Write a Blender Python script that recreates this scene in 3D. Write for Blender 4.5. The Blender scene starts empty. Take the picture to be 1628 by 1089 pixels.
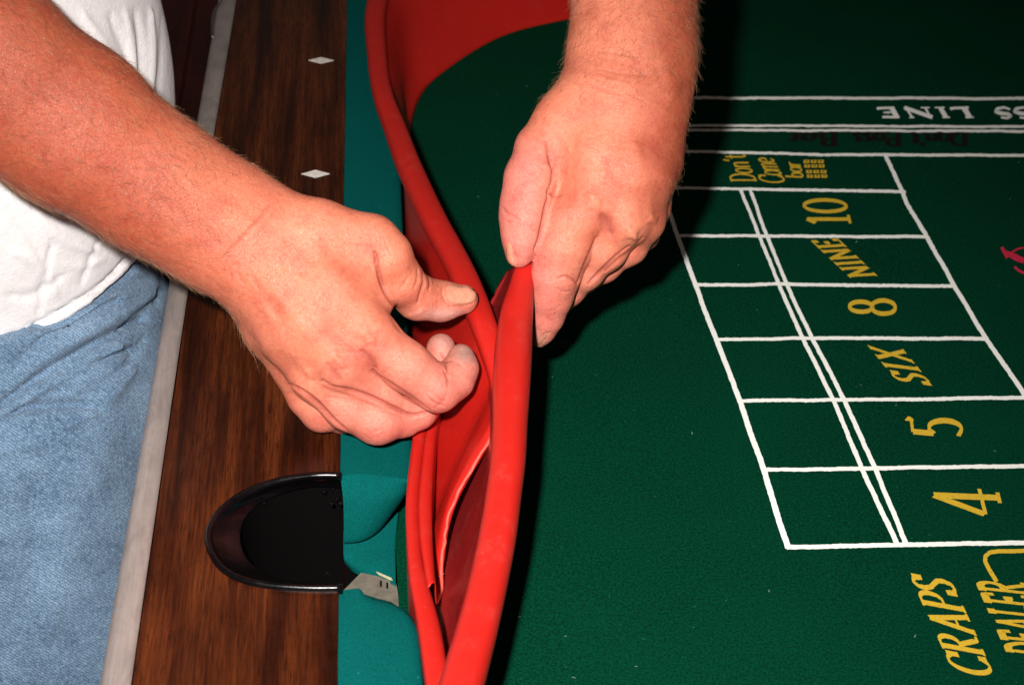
import bpy, bmesh, math, random, time
import numpy as np
from mathutils import Vector, Matrix

T0 = time.time()
SC = bpy.context.scene
COL = SC.collection
random.seed(7)
rng = np.random.default_rng(11)

# ------------------------------------------------------------------ camera
# World: X across the table, Y away along its side rail, Z up, table bed at Z = 0, metres.
FPX, CX, CY = 2600.0, 814.0, 544.5            # focal length and centre, in pixels of the photograph
def nrm(v):
    v = np.array(v, float); return v / np.linalg.norm(v)
AX = nrm((25080, 337, -2600)); AY = nrm((-294, 1824, -2600)); AZ = np.cross(AX, AY)
ROT = np.stack([AX, AY, AZ])
FWD = ROT @ np.array([0, 0, -1.0])
CAM = np.array([0, 0, .045]) - FWD * 1.082
cd = bpy.data.cameras.new('camera'); cam = bpy.data.objects.new('camera', cd); COL.objects.link(cam)
cam.matrix_world = Matrix.Translation(CAM.tolist()) @ Matrix(ROT.tolist()).to_4x4()
cd.sensor_width = 36.0; cd.lens = 36.0 * FPX / 1628.0
cd.clip_start = .02; cd.clip_end = 50
cd.dof.use_dof = True; cd.dof.focus_distance = 1.02; cd.dof.aperture_fstop = 14
SC.camera = cam
def ray(x, y): return ROT @ np.array([(x - CX) / FPX, -(y - CY) / FPX, -1.0])
def PZ(x, y, z):
    d = ray(x, y); return CAM + d * ((z - CAM[2]) / d[2])
def PD(x, y, dep): return CAM + ray(x, y) * dep
def project(p):
    q = (np.asarray(p) - CAM) @ ROT
    dep = -q[..., 2]
    return CX + FPX * q[..., 0] / dep, CY - FPX * q[..., 1] / dep, dep

# ------------------------------------------------------------------ light
W = bpy.data.worlds.new('World'); SC.world = W; W.use_nodes = True
bg = W.node_tree.nodes['Background']; bg.inputs[0].default_value = (1.0, .86, .74, 1); bg.inputs[1].default_value = .05
SC.view_settings.view_transform = 'Standard'; SC.view_settings.look = 'None'
SC.view_settings.exposure = 0.0; SC.view_settings.gamma = 1.0
def lamp(name, loc, target, size, power, color):
    l = bpy.data.lights.new(name, 'SPOT'); l.shadow_soft_size = size / 2; l.spot_size = math.radians(66); l.spot_blend = 1.0; l.energy = power; l.color = color
    o = bpy.data.objects.new(name, l); COL.objects.link(o)
    o.location = loc
    o.rotation_euler = (Vector(target) - Vector(loc)).to_track_quat('-Z', 'Y').to_euler()
    return o
# the camera's own flash, a hand's breadth left of and above the lens
lamp('camera_flash', (CAM + ROT @ np.array((-.072, .075, .0))).tolist(), PZ(740, 720, .03).tolist(), .034, 98.0, (1, .95, .90))

# ------------------------------------------------------------------ node helpers
def mat(name):
    m = bpy.data.materials.new(name); m.use_nodes = True
    nt = m.node_tree; b = nt.nodes['Principled BSDF']
    return m, nt, b
def nd(nt, typ, **kw):
    n = nt.nodes.new(typ)
    for k, v in kw.items():
        if k in n.inputs: n.inputs[k].default_value = v
        else: setattr(n, k, v)
    return n
def ramp(nt, src, stops):
    r = nt.nodes.new('ShaderNodeValToRGB'); e = r.color_ramp.elements
    while len(e) < len(stops): e.new(.5)
    for i, (p, c) in enumerate(stops):
        e[i].position = p; e[i].color = (*c, 1) if len(c) == 3 else c
    nt.links.new(src, r.inputs[0]); return r.outputs[0]
def mix(nt, fac, a, b, mode='MIX'):
    m = nt.nodes.new('ShaderNodeMix'); m.data_type = 'RGBA'; m.blend_type = mode
    for i, v in ((0, fac), (6, a), (7, b)):
        if hasattr(v, 'is_linked'): nt.links.new(v, m.inputs[i])
        elif isinstance(v, tuple): m.inputs[i].default_value = (*v, 1)
        else: m.inputs[i].default_value = v
    return m.outputs[2]
def bump(nt, b, h, strength, dist, prev=None):
    n = nt.nodes.new('ShaderNodeBump'); n.inputs['Strength'].default_value = strength; n.inputs['Distance'].default_value = dist
    nt.links.new(h, n.inputs['Height'])
    if prev is not None: nt.links.new(prev, n.inputs['Normal'])
    nt.links.new(n.outputs[0], b.inputs['Normal']); return n.outputs[0]
def coords(nt, scale=(1, 1, 1), rot=(0, 0, 0)):
    g = nt.nodes.new('ShaderNodeNewGeometry'); m = nt.nodes.new('ShaderNodeMapping')
    m.inputs['Scale'].default_value = scale; m.inputs['Rotation'].default_value = rot
    nt.links.new(g.outputs['Position'], m.inputs[0]); return m.outputs[0]
def noise(nt, vec, scale, detail=4, rough=.6, out=0, dist=0):
    n = nt.nodes.new('ShaderNodeTexNoise'); n.inputs['Scale'].default_value = scale; n.inputs['Detail'].default_value = detail
    n.inputs['Roughness'].default_value = rough; n.inputs['Distortion'].default_value = dist
    nt.links.new(vec, n.inputs['Vector']); return n.outputs[out]

def felt_mat(name, dark, light, fleck, fuzz=.5, sc=640, amp=.6, bs=.7):
    m, nt, b = mat(name); v = coords(nt)
    a = noise(nt, v, sc, 4, .8); c = noise(nt, v, 9, 4, .6)
    col = ramp(nt, a, [(.36, tuple(amp * q for q in dark)), (.64, tuple(1.12 * q for q in light))])
    col = mix(nt, ramp(nt, c, [(.3, (0, 0, 0)), (.75, (.35, .35, .35))]), col, light)
    f = noise(nt, v, 260, 2, .5)
    col = mix(nt, ramp(nt, f, [(.735, (0, 0, 0)), (.78, (.6, .6, .6))]), col, fleck)
    nt.links.new(col, b.inputs['Base Color']); b.inputs['Roughness'].default_value = .95
    b.inputs['Specular IOR Level'].default_value = .02
    b.inputs['Sheen Weight'].default_value = fuzz; b.inputs['Sheen Roughness'].default_value = .5
    b.inputs['Sheen Tint'].default_value = (*light, 1)
    bump(nt, b, a, bs, .0008); return m
M_GREEN = felt_mat('green_felt', (.0005, .0160, .0070), (.0009, .046, .022), (.03, .17, .10), .0)
M_TEAL = felt_mat('teal_felt', (.0009, .048, .044), (.0014, .083, .077), (.02, .25, .23), .05, 1000, 1.0, .4)

def plain(name, col, rough=.5, metal=0, spec=.5, ns=0, coat=0):
    m, nt, b = mat(name); b.inputs['Base Color'].default_value = (*col, 1); b.inputs['Roughness'].default_value = rough
    b.inputs['Metallic'].default_value = metal; b.inputs['Specular IOR Level'].default_value = spec
    b.inputs['Coat Weight'].default_value = coat
    if ns:
        a = noise(nt, coords(nt), ns, 5, .65)
        nt.links.new(ramp(nt, a, [(.3, tuple(.72 * c for c in col)), (.7, tuple(min(1, 1.15 * c) for c in col))]), b.inputs['Base Color'])
        nt.links.new(ramp(nt, a, [(.3, (rough * .7,) * 3), (.7, (min(1, rough * 1.35),) * 3)]), b.inputs['Roughness'])
        bump(nt, b, a, .15, .0008)
    return m
def print_mat(name, col, worn):
    m, nt, b = mat(name); v = coords(nt)
    a = noise(nt, v, 700, 4, .75)
    c = ramp(nt, a, [(.30, worn), (.46, col)])
    nt.links.new(c, b.inputs['Base Color']); b.inputs['Roughness'].default_value = .9
    b.inputs['Specular IOR Level'].default_value = .1
    bump(nt, b, a, .5, .0004); return m
M_WHITE = print_mat('white_print', (.84, .84, .80), (.50, .58, .50))
M_YELLOW = print_mat('yellow_print', (.56, .36, .028), (.25, .19, .015))
M_LINT = plain('lint', (.12, .20, .15), .9)
M_REDP = print_mat('red_print', (.55, .02, .06), (.3, .01, .03))
M_DKRED = print_mat('dark_red_print', (.007, .004, .0035), (.002, .009, .0045))

def wood_mat(name, stops, rough=.32, scale=1.0, spec=.5):
    m, nt, b = mat(name)
    v = coords(nt, (1, .055, 1))
    a = noise(nt, v, 38 * scale, 5, .62, dist=.35); f = noise(nt, coords(nt, (1, .02, 1)), 420 * scale, 4, .7)
    col = ramp(nt, a, stops)
    col = mix(nt, ramp(nt, f, [(.42, (0, 0, 0)), (.68, (.62, .62, .62))]), col, tuple(.3 * c for c in stops[0][1]))
    po = noise(nt, coords(nt, (1, .045, 1), (0, 0, .12)), 900 * scale, 3, .75)
    col = mix(nt, ramp(nt, po, [(.50, (0, 0, 0)), (.64, (.75,) * 3)]), col, tuple(.25 * c for c in stops[1][1]))
    bl = noise(nt, coords(nt, (1, .4, 1)), 16, 3, .6)
    col = mix(nt, 1.0, col, ramp(nt, bl, [(.3, (.6, .55, .5)), (.7, (1.25, 1.2, 1.1))]), 'MULTIPLY')
    nt.links.new(col, b.inputs['Base Color']); b.inputs['Roughness'].default_value = rough
    b.inputs['Specular IOR Level'].default_value = spec
    s = noise(nt, coords(nt), 160, 3, .6)
    r = ramp(nt, s, [(.3, (rough * .8,) * 3), (.7, (rough * 1.3,) * 3)]); nt.links.new(r, b.inputs['Roughness'])
    bump(nt, b, f, .12, .0004); return m
M_WOOD = wood_mat('walnut_rail', [(.28, (.009, .0018, .0006)), (.44, (.036, .0070, .0018)), (.58, (.090, .020, .0048)), (.76, (.155, .038, .0095))], .30, 1.5, .35)
M_FLOOR = wood_mat('dark_floor_wood', [(.3, (.16, .018, .008)), (.55, (.30, .034, .014)), (.75, (.42, .05, .02))], .5, .6)

def metal_mat():
    m, nt, b = mat('brushed_metal'); v = coords(nt, (1, .04, 1))
    a = noise(nt, v, 700, 3, .6); c = noise(nt, coords(nt, (1, .5, 1)), 55, 4, .6, dist=1.2)
    col = mix(nt, .5, ramp(nt, a, [(.3, (.26, .215, .20)), (.7, (.38, .32, .30))]), ramp(nt, c, [(.35, (.25, .21, .195)), (.62, (.42, .355, .33))]))
    nt.links.new(col, b.inputs['Base Color']); b.inputs['Metallic'].default_value = .45; b.inputs['Roughness'].default_value = .5
    bump(nt, b, c, .25, .0015); return m
M_METAL = metal_mat()
M_CHROME = plain('chrome', (.45, .42, .40), .3, 1)
M_PEARL = plain('sight_inlay', (.78, .72, .66), .4, 0, .5, 400)
M_BLACK = plain('black_plastic', (.0022, .0018, .0024), .24, 0, .32, 90)
M_BLACKIN = plain('black_pocket_lining', (.0016, .0014, .0014), .8, 0, .05)
M_SLATE = plain('slate_edge', (.12, .108, .085), .8, 0, .2, 180)
M_PLY = plain('plywood_edge', (.42, .40, .24), .8, 0, .2, 180)

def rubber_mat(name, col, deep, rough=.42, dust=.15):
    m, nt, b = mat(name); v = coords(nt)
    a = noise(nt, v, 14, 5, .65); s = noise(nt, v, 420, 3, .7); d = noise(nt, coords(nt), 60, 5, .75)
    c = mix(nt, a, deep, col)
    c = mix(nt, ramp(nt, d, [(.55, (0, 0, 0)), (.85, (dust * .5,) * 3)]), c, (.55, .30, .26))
    f = nd(nt, 'ShaderNodeTexVoronoi', Scale=150.0); nt.links.new(v, f.inputs['Vector'])
    c = mix(nt, ramp(nt, f.outputs['Distance'], [(.022, (.45,) * 3), (.04, (0, 0, 0))]), c, (.65, .30, .24))
    nt.links.new(c, b.inputs['Base Color'])
    nt.links.new(ramp(nt, d, [(.35, (rough * .85,) * 3), (.7, (rough * 1.25,) * 3)]), b.inputs['Roughness'])
    b.inputs['Specular IOR Level'].default_value = .42
    bump(nt, b, s, .10, .0004, bump(nt, b, d, .10, .0012)); return m
M_RED = rubber_mat('red_rubber', (.46, .012, .008), (.38, .010, .006))
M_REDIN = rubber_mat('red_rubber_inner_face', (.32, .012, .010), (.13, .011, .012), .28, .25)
M_REDMID = rubber_mat('red_rubber_side', (.47, .011, .007), (.36, .009, .006), .34, .05)
M_PINK = rubber_mat('torn_rubber_edge', (.62, .09, .06), (.50, .05, .035), .6)

# ------------------------------------------------------------------ object helpers
def mesh_obj(name, verts, faces, material, parent=None, smooth=False, **props):
    me = bpy.data.meshes.new(name)
    me.from_pydata([tuple(map(float, v)) for v in verts], [], [tuple(map(int, f)) for f in faces])
    bm = bmesh.new(); bm.from_mesh(me); bmesh.ops.recalc_face_normals(bm, faces=bm.faces); bm.to_mesh(me); bm.free()
    me.materials.append(material)
    if smooth: me.polygons.foreach_set('use_smooth', [True] * len(me.polygons))
    o = bpy.data.objects.new(name, me); COL.objects.link(o)
    if parent is not None: o.parent = parent
    for k, v in props.items(): o[k] = v
    return o
def empty(name, loc=(0, 0, 0), **props):
    o = bpy.data.objects.new(name, None); COL.objects.link(o); o.empty_display_size = .05
    for k, v in props.items(): o[k] = v
    return o
def box(x0, x1, y0, y1, z0, z1):
    v = [(x, y, z) for z in (z0, z1) for y in (y0, y1) for x in (x0, x1)]
    return v, [(0, 1, 3, 2), (4, 5, 7, 6), (0, 1, 5, 4), (2, 3, 7, 6), (0, 2, 6, 4), (1, 3, 7, 5)]
def bevel(o, w, seg=2):
    m = o.modifiers.new('bevel', 'BEVEL'); m.width = w; m.segments = seg; m.limit_method = 'ANGLE'; m.angle_limit = math.radians(35)
def solid(o, th, off=0):
    m = o.modifiers.new('thickness', 'SOLIDIFY'); m.thickness = th; m.offset = off
def sub(o, n=1):
    m = o.modifiers.new('smooth', 'SUBSURF'); m.levels = n; m.render_levels = n
def catmull(pts, n):
    """resample a polyline (k,d) to n points on a Catmull-Rom curve, even in arc length"""
    P = np.asarray(pts, float)
    Q = np.vstack([2 * P[0] - P[1], P, 2 * P[-1] - P[-2]])
    out = []
    for i in range(1, len(Q) - 2):
        t = np.linspace(0, 1, 12, endpoint=False)[:, None]
        a, b, c, d = Q[i - 1], Q[i], Q[i + 1], Q[i + 2]
        out.append(.5 * (2 * b + (c - a) * t + (2 * a - 5 * b + 4 * c - d) * t ** 2 + (3 * b - a - 3 * c + d) * t ** 3))
    out.append(P[-1][None]); C = np.vstack(out)
    s = np.r_[0, np.cumsum(np.linalg.norm(np.diff(C[:, :3], axis=0), axis=1))]
    u = np.linspace(0, s[-1], n)
    return np.stack([np.interp(u, s, C[:, k]) for k in range(C.shape[1])], 1)
def grid_faces(n, m, wrap=False):
    f = []
    for i in range(n - 1):
        for j in range(m if wrap else m - 1):
            k = (j + 1) % m
            f.append((i * m + j, i * m + k, (i + 1) * m + k, (i + 1) * m + j))
    return f
def sheet(rows, n, m):
    """rows: stations, each a list of 3-D points of one profile; returns a smooth grid n by m"""
    R = np.array([catmull(r, m) for r in rows])          # k,m,3
    k = R.shape[0]
    flat = catmull(R.reshape(k, -1), n) if k > 2 else np.array([R.reshape(k, -1)[0] * (1 - t) + R.reshape(k, -1)[-1] * t for t in np.linspace(0, 1, n)])
    return flat.reshape(-1, 3), grid_faces(n, m)

def sweep(path, m_, wrap_n=20, expo=2.5, up=(0, 0, 1), caps=True):
    """path rows: x,y,z,half-width,half-height"""
    C_ = catmull(path, m_); P = C_[:, :3]
    T = np.gradient(P, axis=0); T /= np.linalg.norm(T, axis=1, keepdims=True)
    S = np.cross(T, np.array(up, float)); S /= np.linalg.norm(S, axis=1, keepdims=True); U = np.cross(S, T)
    a = np.linspace(0, 2 * math.pi, wrap_n, endpoint=False)
    ca = np.sign(np.cos(a)) * np.abs(np.cos(a)) ** (2 / expo); sa = np.sign(np.sin(a)) * np.abs(np.sin(a)) ** (2 / expo)
    V_ = P[:, None] + S[:, None] * (C_[:, 3:4] * ca)[..., None] + U[:, None] * (C_[:, 4:5] * sa)[..., None]
    V_ = V_.reshape(-1, 3); F_ = grid_faces(m_, wrap_n, True)
    if caps: F_ += [tuple(range(wrap_n))[::-1], tuple((m_ - 1) * wrap_n + i for i in range(wrap_n))]
    return V_, F_
# ================================================================== THE TABLE
table = empty('pool_table', label='pool table with walnut side rail, teal cushions and a black side pocket', category='pool table')

# rail edges measured along the table (Y, X of outer wood edge, X of wood/cushion joint, X of trim's outer edge)
RAIL = np.array([(-.75, -.2205, -.1172, -.2370), (-.29, -.2186, -.1164, -.2343), (.09, -.2149, -.1110, -.2284), (.54, -.2048, -.1036, -.2218), (.86, -.199, -.099, -.216)])
def rx(y, k): return float(np.interp(y, RAIL[:, 0], RAIL[:, k]))
ZR = .045
# side pocket mouth, traced on the rail top
pk_out = [(547, 757), (500, 757), (440, 766), (390, 784), (350, 812), (330, 846), (333, 876), (352, 905), (385, 924), (430, 934), (490, 938), (541, 938)]
PK = catmull([PZ(x, y, ZR) for x, y in pk_out], 40)
pkc = np.array([-.128, (PK[0, 1] + PK[-1, 1]) / 2, ZR])
# side rail: a plank with the pocket sawn out, its surface laid in strips between outer edge and inner edge
y_hi, y_lo = PK[0, 1] - .0004, PK[-1, 1] + .0004
order = np.argsort(PK[:, 1])
def inner_x(y):
    return float(np.interp(y, PK[order, 1], PK[order, 0] + .0006)) if y_lo < y < y_hi else rx(y, 2)
ys = sorted(set(list(np.linspace(-.75, y_lo - .00001, 12)) + [y_lo + .00001] + [y_lo + (y_hi - y_lo) * (.5 - .5 * math.cos(t)) for t in np.linspace(.05, math.pi - .05, 44)] + [y_hi - .00001, y_hi + .00001] + list(np.linspace(y_hi + .002, .86, 16))))
rows = [[(inner_x(y), y, .0425 if y_lo - .0005 < y < y_hi + .0005 else -.02), (inner_x(y), y, ZR), (rx(y, 1), y, ZR), (rx(y, 1), y, -.02)] for y in ys]
rail = mesh_obj('side_rail', [p for r in rows for p in r], grid_faces(len(rows), 4), M_WOOD, table)
# apron below the rail and trim along its outer edge
v, f = sheet([[(rx(y, 1) - .002, y, .038), (rx(y, 1) - .004, y, -.02), (rx(y, 1) - .006, y, -.17)] for y in (-.75, 0, .86)], 12, 5)
o = mesh_obj('apron', v, f, M_WOOD, table); solid(o, .018, 0)
prof = lambda y: [(rx(y, 1) - .0006, y, ZR + .0004), ((rx(y, 1) + rx(y, 3)) / 2, y, ZR + .0012), (rx(y, 3) + .003, y, ZR - .0002), (rx(y, 3), y, ZR - .004), (rx(y, 3) + .001, y, ZR - .018), (rx(y, 3) + .010, y, ZR - .020)]
v, f = sheet([prof(y) for y in np.linspace(-.75, .86, 12)], 70, 14)
trim = mesh_obj('metal_trim', v, f, M_METAL, table, smooth=True); solid(trim, .0012, 1)
v, f = sweep([[*PZ(x, y, .0455), .0013, .0010] for x, y in ((338, 60), (338, 34), (342, 16), (350, 6), (358, -6))], 20, 8, 2)
mesh_obj('corner_casting', v, f, M_CHROME, table, smooth=True)
# pearl sights
for cx_, cy_, lab in ((-.1267, .4305, None), (-.1304, .2288, None), (-.1345, .0275, None)):
    a, b = .0108, .0060
    v = [(cx_ - a, cy_, ZR + .0004), (cx_, cy_ + b, ZR + .0004), (cx_ + a, cy_, ZR + .0004), (cx_, cy_ - b, ZR + .0004)]
    v += [(x, y, ZR - .001) for x, y, z in v]
    mesh_obj('sight', v, [(0, 1, 2, 3), (0, 1, 5, 4), (1, 2, 6, 5), (2, 3, 7, 6), (3, 0, 4, 7)], M_PEARL, table)

# pocket: raised rim, sloping lip, throat
pk_in = [(546, 776), (500, 774), (455, 783), (415, 800), (390, 825), (382, 855), (390, 885), (412, 908), (445, 922), (480, 929), (512, 931), (540, 931)]
PI = catmull([PZ(x, y, .034) for x, y in pk_in], 40)
def shrink(P, k, z, c=pkc):
    Q = c + (P - c) * k; Q[:, 2] = z; return Q
rings = [shrink(PK, 1.004, ZR - .004), shrink(PK, 1.009, ZR + .0004), shrink(PK, 1.0, ZR + .0022), shrink(PK, .982, ZR + .0024), shrink(PK, .962, ZR + .0004)]
m1 = PK * .5 + PI * .5; m1[:, 2] = .0400
rings += [m1, PI + np.array((0, 0, .0005))]
rings = [np.asarray(r) for r in rings]
for r in rings: r[0, 0] = r[-1, 0] = -.1132
V = np.array(rings); kk, mm = V.shape[:2]
v, f = sheet([list(V[:, j]) for j in range(mm)], 60, 26)
pocket = mesh_obj('side_pocket', v, f, M_BLACK, table, smooth=True); solid(pocket, .0016, 0)
V = np.array([PI, shrink(PI, .99, .02), shrink(PI, .95, -.03), shrink(PI, .90, -.075)])
v, f = sheet([list(V[:, j]) for j in range(mm)], 50, 12)
mesh_obj('throat', v, f, M_BLACKIN, pocket, smooth=True)
# bag floor and far side of the throat under the bed
v, f = box(-.20, -.03, pkc[1] - .07, pkc[1] + .07, -.082, -.076)
mesh_obj('bag', v, f, M_BLACKIN, pocket)
v, f = box(-.112, -.030, pkc[1] - .008, pkc[1] + .062, -.075, -.020); mesh_obj('drop_lining', v, f, M_BLACKIN, pocket)
for px_, py_ in ((530, 777), (536, 794), (541, 800), (516, 782), (527, 801), (520, 912), (420, 800)):
    c = PZ(px_, py_, .033); r = .0014
    bm = bmesh.new(); bmesh.ops.create_uvsphere(bm, u_segments=8, v_segments=6, radius=r)
    me = bpy.data.meshes.new('rivet'); bm.to_mesh(me); bm.free(); me.materials.append(M_CHROME if 0 else M_BLACK)
    o = bpy.data.objects.new('rivet', me); COL.objects.link(o); o.parent = pocket; o.location = c

# cushions (teal cloth): profile from the wood joint to the nose and back under
def nose(y): return rx(y, 2) + .0445
def cush(y, kx=1.0, dz=0.0):
    x0, x1 = rx(y, 2), rx(y, 2) + .0445 * kx
    return [(x0 + .0003, y, ZR - .0012 + dz), (x0 + .012, y, ZR + .0002 + dz), (x0 + (x1 - x0) * .62, y, ZR - .0022 + dz), (x1 - .004, y, ZR - .0052 + dz), (x1, y, ZR - .0095 + dz), (x1 - .006, y, ZR - .017 + dz), (x1 - .020, y, .004), (x1 - .024, y, .0015)]
yt = PZ(600, 757, .043)[1]
rows = [cush(y) for y in np.linspace(.86, yt + .02, 9)] + [cush(yt + .006), cush(yt)]
v, f = sheet(rows, 90, 22)
mesh_obj('far_cushion', v, f, M_TEAL, table, smooth=True)
# the rounded facing of the far cushion, running down into the pocket mouth
top = [np.array(p) + np.array((0, .0006, -.0001)) for p in cush(yt)[:5]]
mid = [PZ(x, y, z) for x, y, z in ((546, 800, .031), (585, 800, .033), (620, 796, .032), (645, 782, .031), (656, 760, .031))]
bot = [PZ(x, y, z) for x, y, z in ((547, 861, .006), (575, 858, .008), (602, 843, .010), (632, 806, .018), (654, 772, .026))]
low = [PZ(x, y, z) for x, y, z in ((548, 856, .001), (575, 850, .001), (605, 832, .002), (632, 795, .008), (652, 768, .018))]
v, f = sheet([top, [a * .6 + b * .4 + np.array((0, -.0005, .0014)) for a, b in zip(top, mid)], mid, bot, low], 34, 20)
mesh_obj('cushion_facing', v, f, M_TEAL, table, smooth=True)
# cloth turned down below the facing, to the bed edge
v, f = sheet([[PZ(x, y, z) for x, y, z in r] for r in (
    ((546, 845, .004), (585, 835, .005), (628, 800, .005), (636, 790, .005)),
    ((546, 880, -.001), (580, 872, .000), (606, 866, .001), (629, 860, .001)),
    ((549, 893, -.006), (570, 900, -.004), (600, 900, -.001), (629, 902, 0.0005)),
    ((551, 897, -.012), (566, 911, -.010), (598, 921, -.006), (629, 931, -.0005)))], 26, 20)
o = mesh_obj('pocket_cloth', v, f, M_TEAL, table, smooth=True); solid(o, .0012, 0)
# near cushion with its rounded mitre
yb = PZ(560, 941, .043)[1]
rows = []
for px_, py_, xr in ((0, 0, 0),):
    pass
mitre = [(560, 940), (600, 943), (632, 952), (652, 966), (663, 984), (668, 1006)]
MP = np.array([PZ(x, y, .041) for x, y in mitre])
for t in np.linspace(0, 1, 9)[1:]:
    p = catmull(MP, 9)[int(round(t * 8))]
    k = (p[0] - rx(p[1], 2)) / .0445
    rows.append(cush(p[1], k, -.0012 * (1 - t)))
rows = rows + [cush(y) for y in np.linspace(p[1] - .03, -.75, 7)]
v, f = sheet(rows, 90, 22)
near = mesh_obj('near_cushion', v, f, M_TEAL, table, smooth=True)
# slate and frame seen in the pocket gap
def slab(name, pts, z, th, m):
    t = [PZ(x, y, z) for x, y in pts]; n_ = len(t)
    return mesh_obj(name, t + [p - np.array((0, 0, th)) for p in t], [tuple(range(n_)), tuple(range(2 * n_ - 1, n_ - 1, -1))] + [(i, (i + 1) % n_, n_ + (i + 1) % n_, n_ + i) for i in range(n_)], m, table)
slab('slate_edge', [(574, 910), (602, 916), (630, 927), (634, 952), (560, 950), (546, 938)], -.0012, .02, M_SLATE)
slab('cloth_batten', [(598, 908), (629, 921), (629, 925), (602, 912)], -.0003, .0007, M_PLY)
for i in range(2):
    slab('staple', [(604 + i * 10, 922 + i * 3), (607 + i * 10, 923 + i * 3), (607 + i * 10, 932 + i * 3), (604 + i * 10, 931 + i * 3)], -.0006, .0004, M_BLACKIN)
v, f = box(-.0720, .80, -.75, .86, -.026, -.0008); mesh_obj('slate_bed', v, f, M_SLATE, table)
v, f = box(-.110, -.0722, -.75, -.2150, -.026, -.0012); mesh_obj('slate_bed', v, f, M_SLATE, table)
v, f = box(-.112, -.0720, -.125, .86, -.026, -.0008); mesh_obj('slate_bed', v, f, M_SLATE, table)

# ================================================================== FLOOR beyond the table
floor = empty('floor'); floor['kind'] = 'structure'
fm = None
w = .085
for i in range(26):
    x0 = -1.95 + i * w
    if fm is None:
        v, f = box(.0012, w - .0012, -1.6, 2.6, -.012, 0)
        o = mesh_obj('plank', v, f, M_FLOOR, floor); bevel(o, .0015, 1); fm = o
    else:
        o = fm.copy(); COL.objects.link(o); o.parent = floor
    o.location = (x0, 0, -.80 + .0006 * ((i * 7) % 3))
v, f = box(-2.2, 1.2, -1.8, 2.8, -.84, -.8125); mesh_obj('subfloor', v, f, M_BLACKIN, floor)

# ================================================================== THE PRINTED LAYOUT
lay = mesh_obj('craps_layout', [np.array(p) for p in ((-.0815, -.75, 0), (.80, -.75, 0), (.80, .86, 0), (-.0815, .86, 0))], [(0, 1, 2, 3)], M_GREEN)
lay['label'] = 'dark green felt craps layout with white boxes and yellow numbers over the table bed'
lay['category'] = 'craps layout'
bm = bmesh.new(); bm.from_mesh(lay.data)
bmesh.ops.subdivide_edges(bm, edges=bm.edges, cuts=60, use_grid_fill=True)
for q in bm.verts:
    x, y = q.co.x, q.co.y
    q.co.z = -.0001 + .00025 * math.sin(x * 31 + y * 9) * math.sin(y * 23 - x * 7)
bm.to_mesh(lay.data); bm.free()
lay.data.polygons.foreach_set('use_smooth', [True] * len(lay.data.polygons))
for k in range(30):
    c_ = PZ(700 + 920 * rng.random() ** .8, 120 + 960 * rng.random(), .0008); a = rng.random() * 6.3; L_ = .0005 + .0010 * rng.random()
    d_ = np.array((math.cos(a), math.sin(a), .15)); n_ = np.array((-d_[1], d_[0], 0)) * .00018
    mesh_obj('lint', [c_ - d_ * L_ - n_, c_ - d_ * L_ + n_, c_ + n_ * 1.4 + (0, 0, .0003), c_ - n_ * 1.4 + (0, 0, .0003), c_ + d_ * L_ + n_ + n_, c_ + d_ * L_], [(0, 1, 2, 3), (3, 2, 4, 5)], M_LINT, lay)
ZP = .0009
def stroke_poly(pts, ws, jit=.0):
    """pts in photo pixels, widths in pixels -> left/right edges"""
    P = np.asarray(pts, float); n_ = len(P)
    T = np.gradient(P, axis=0); L = np.linalg.norm(T, axis=1, keepdims=True); L[L == 0] = 1; T = T / L
    N = np.stack([-T[:, 1], T[:, 0]], 1); w_ = np.asarray(ws, float)[:, None] / 2
    j1 = rng.normal(0, jit, (n_, 1)); j2 = rng.normal(0, jit, (n_, 1))
    return P + N * (w_ + j1), P - N * (w_ + j2)
LAYER = [0]
def strip_mesh(strokes):
    V, Fc = [], []; LAYER[0] += 1
    for k, (A, B) in enumerate(strokes):
        b0 = len(V); m_ = len(A)
        z = ZP + .00002 * (k % 9) + .00003 * (LAYER[0] % 16) * (len(strokes) == 1)
        for a, b in zip(A, B): V.append(PZ(a[0], a[1], z)); V.append(PZ(b[0], b[1], z))
        Fc += [(b0 + 2 * i, b0 + 2 * i + 1, b0 + 2 * i + 3, b0 + 2 * i + 2) for i in range(m_ - 1)]
    return V, Fc
def resample(P, step):
    P = np.asarray(P, float); s = np.r_[0, np.cumsum(np.linalg.norm(np.diff(P, axis=0), axis=1))]
    m_ = max(3, int(s[-1] / step)); u = np.linspace(0, s[-1], m_)
    return np.stack([np.interp(u, s, P[:, 0]), np.interp(u, s, P[:, 1])], 1)
def white_line(pts, w0, w1):
    P = resample(pts, 4.0); m_ = len(P)
    wob = np.convolve(rng.normal(0, 1, m_ + 8), np.ones(9) / 9, 'valid') * .9
    T = np.gradient(P, axis=0); T /= np.linalg.norm(T, axis=1, keepdims=True)
    P = P + np.stack([-T[:, 1], T[:, 0]], 1) * wob[:, None]
    mesh_obj('white_line', *strip_mesh([stroke_poly(P, np.linspace(w0, w1, m_), .22)]), M_WHITE, lay)
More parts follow.
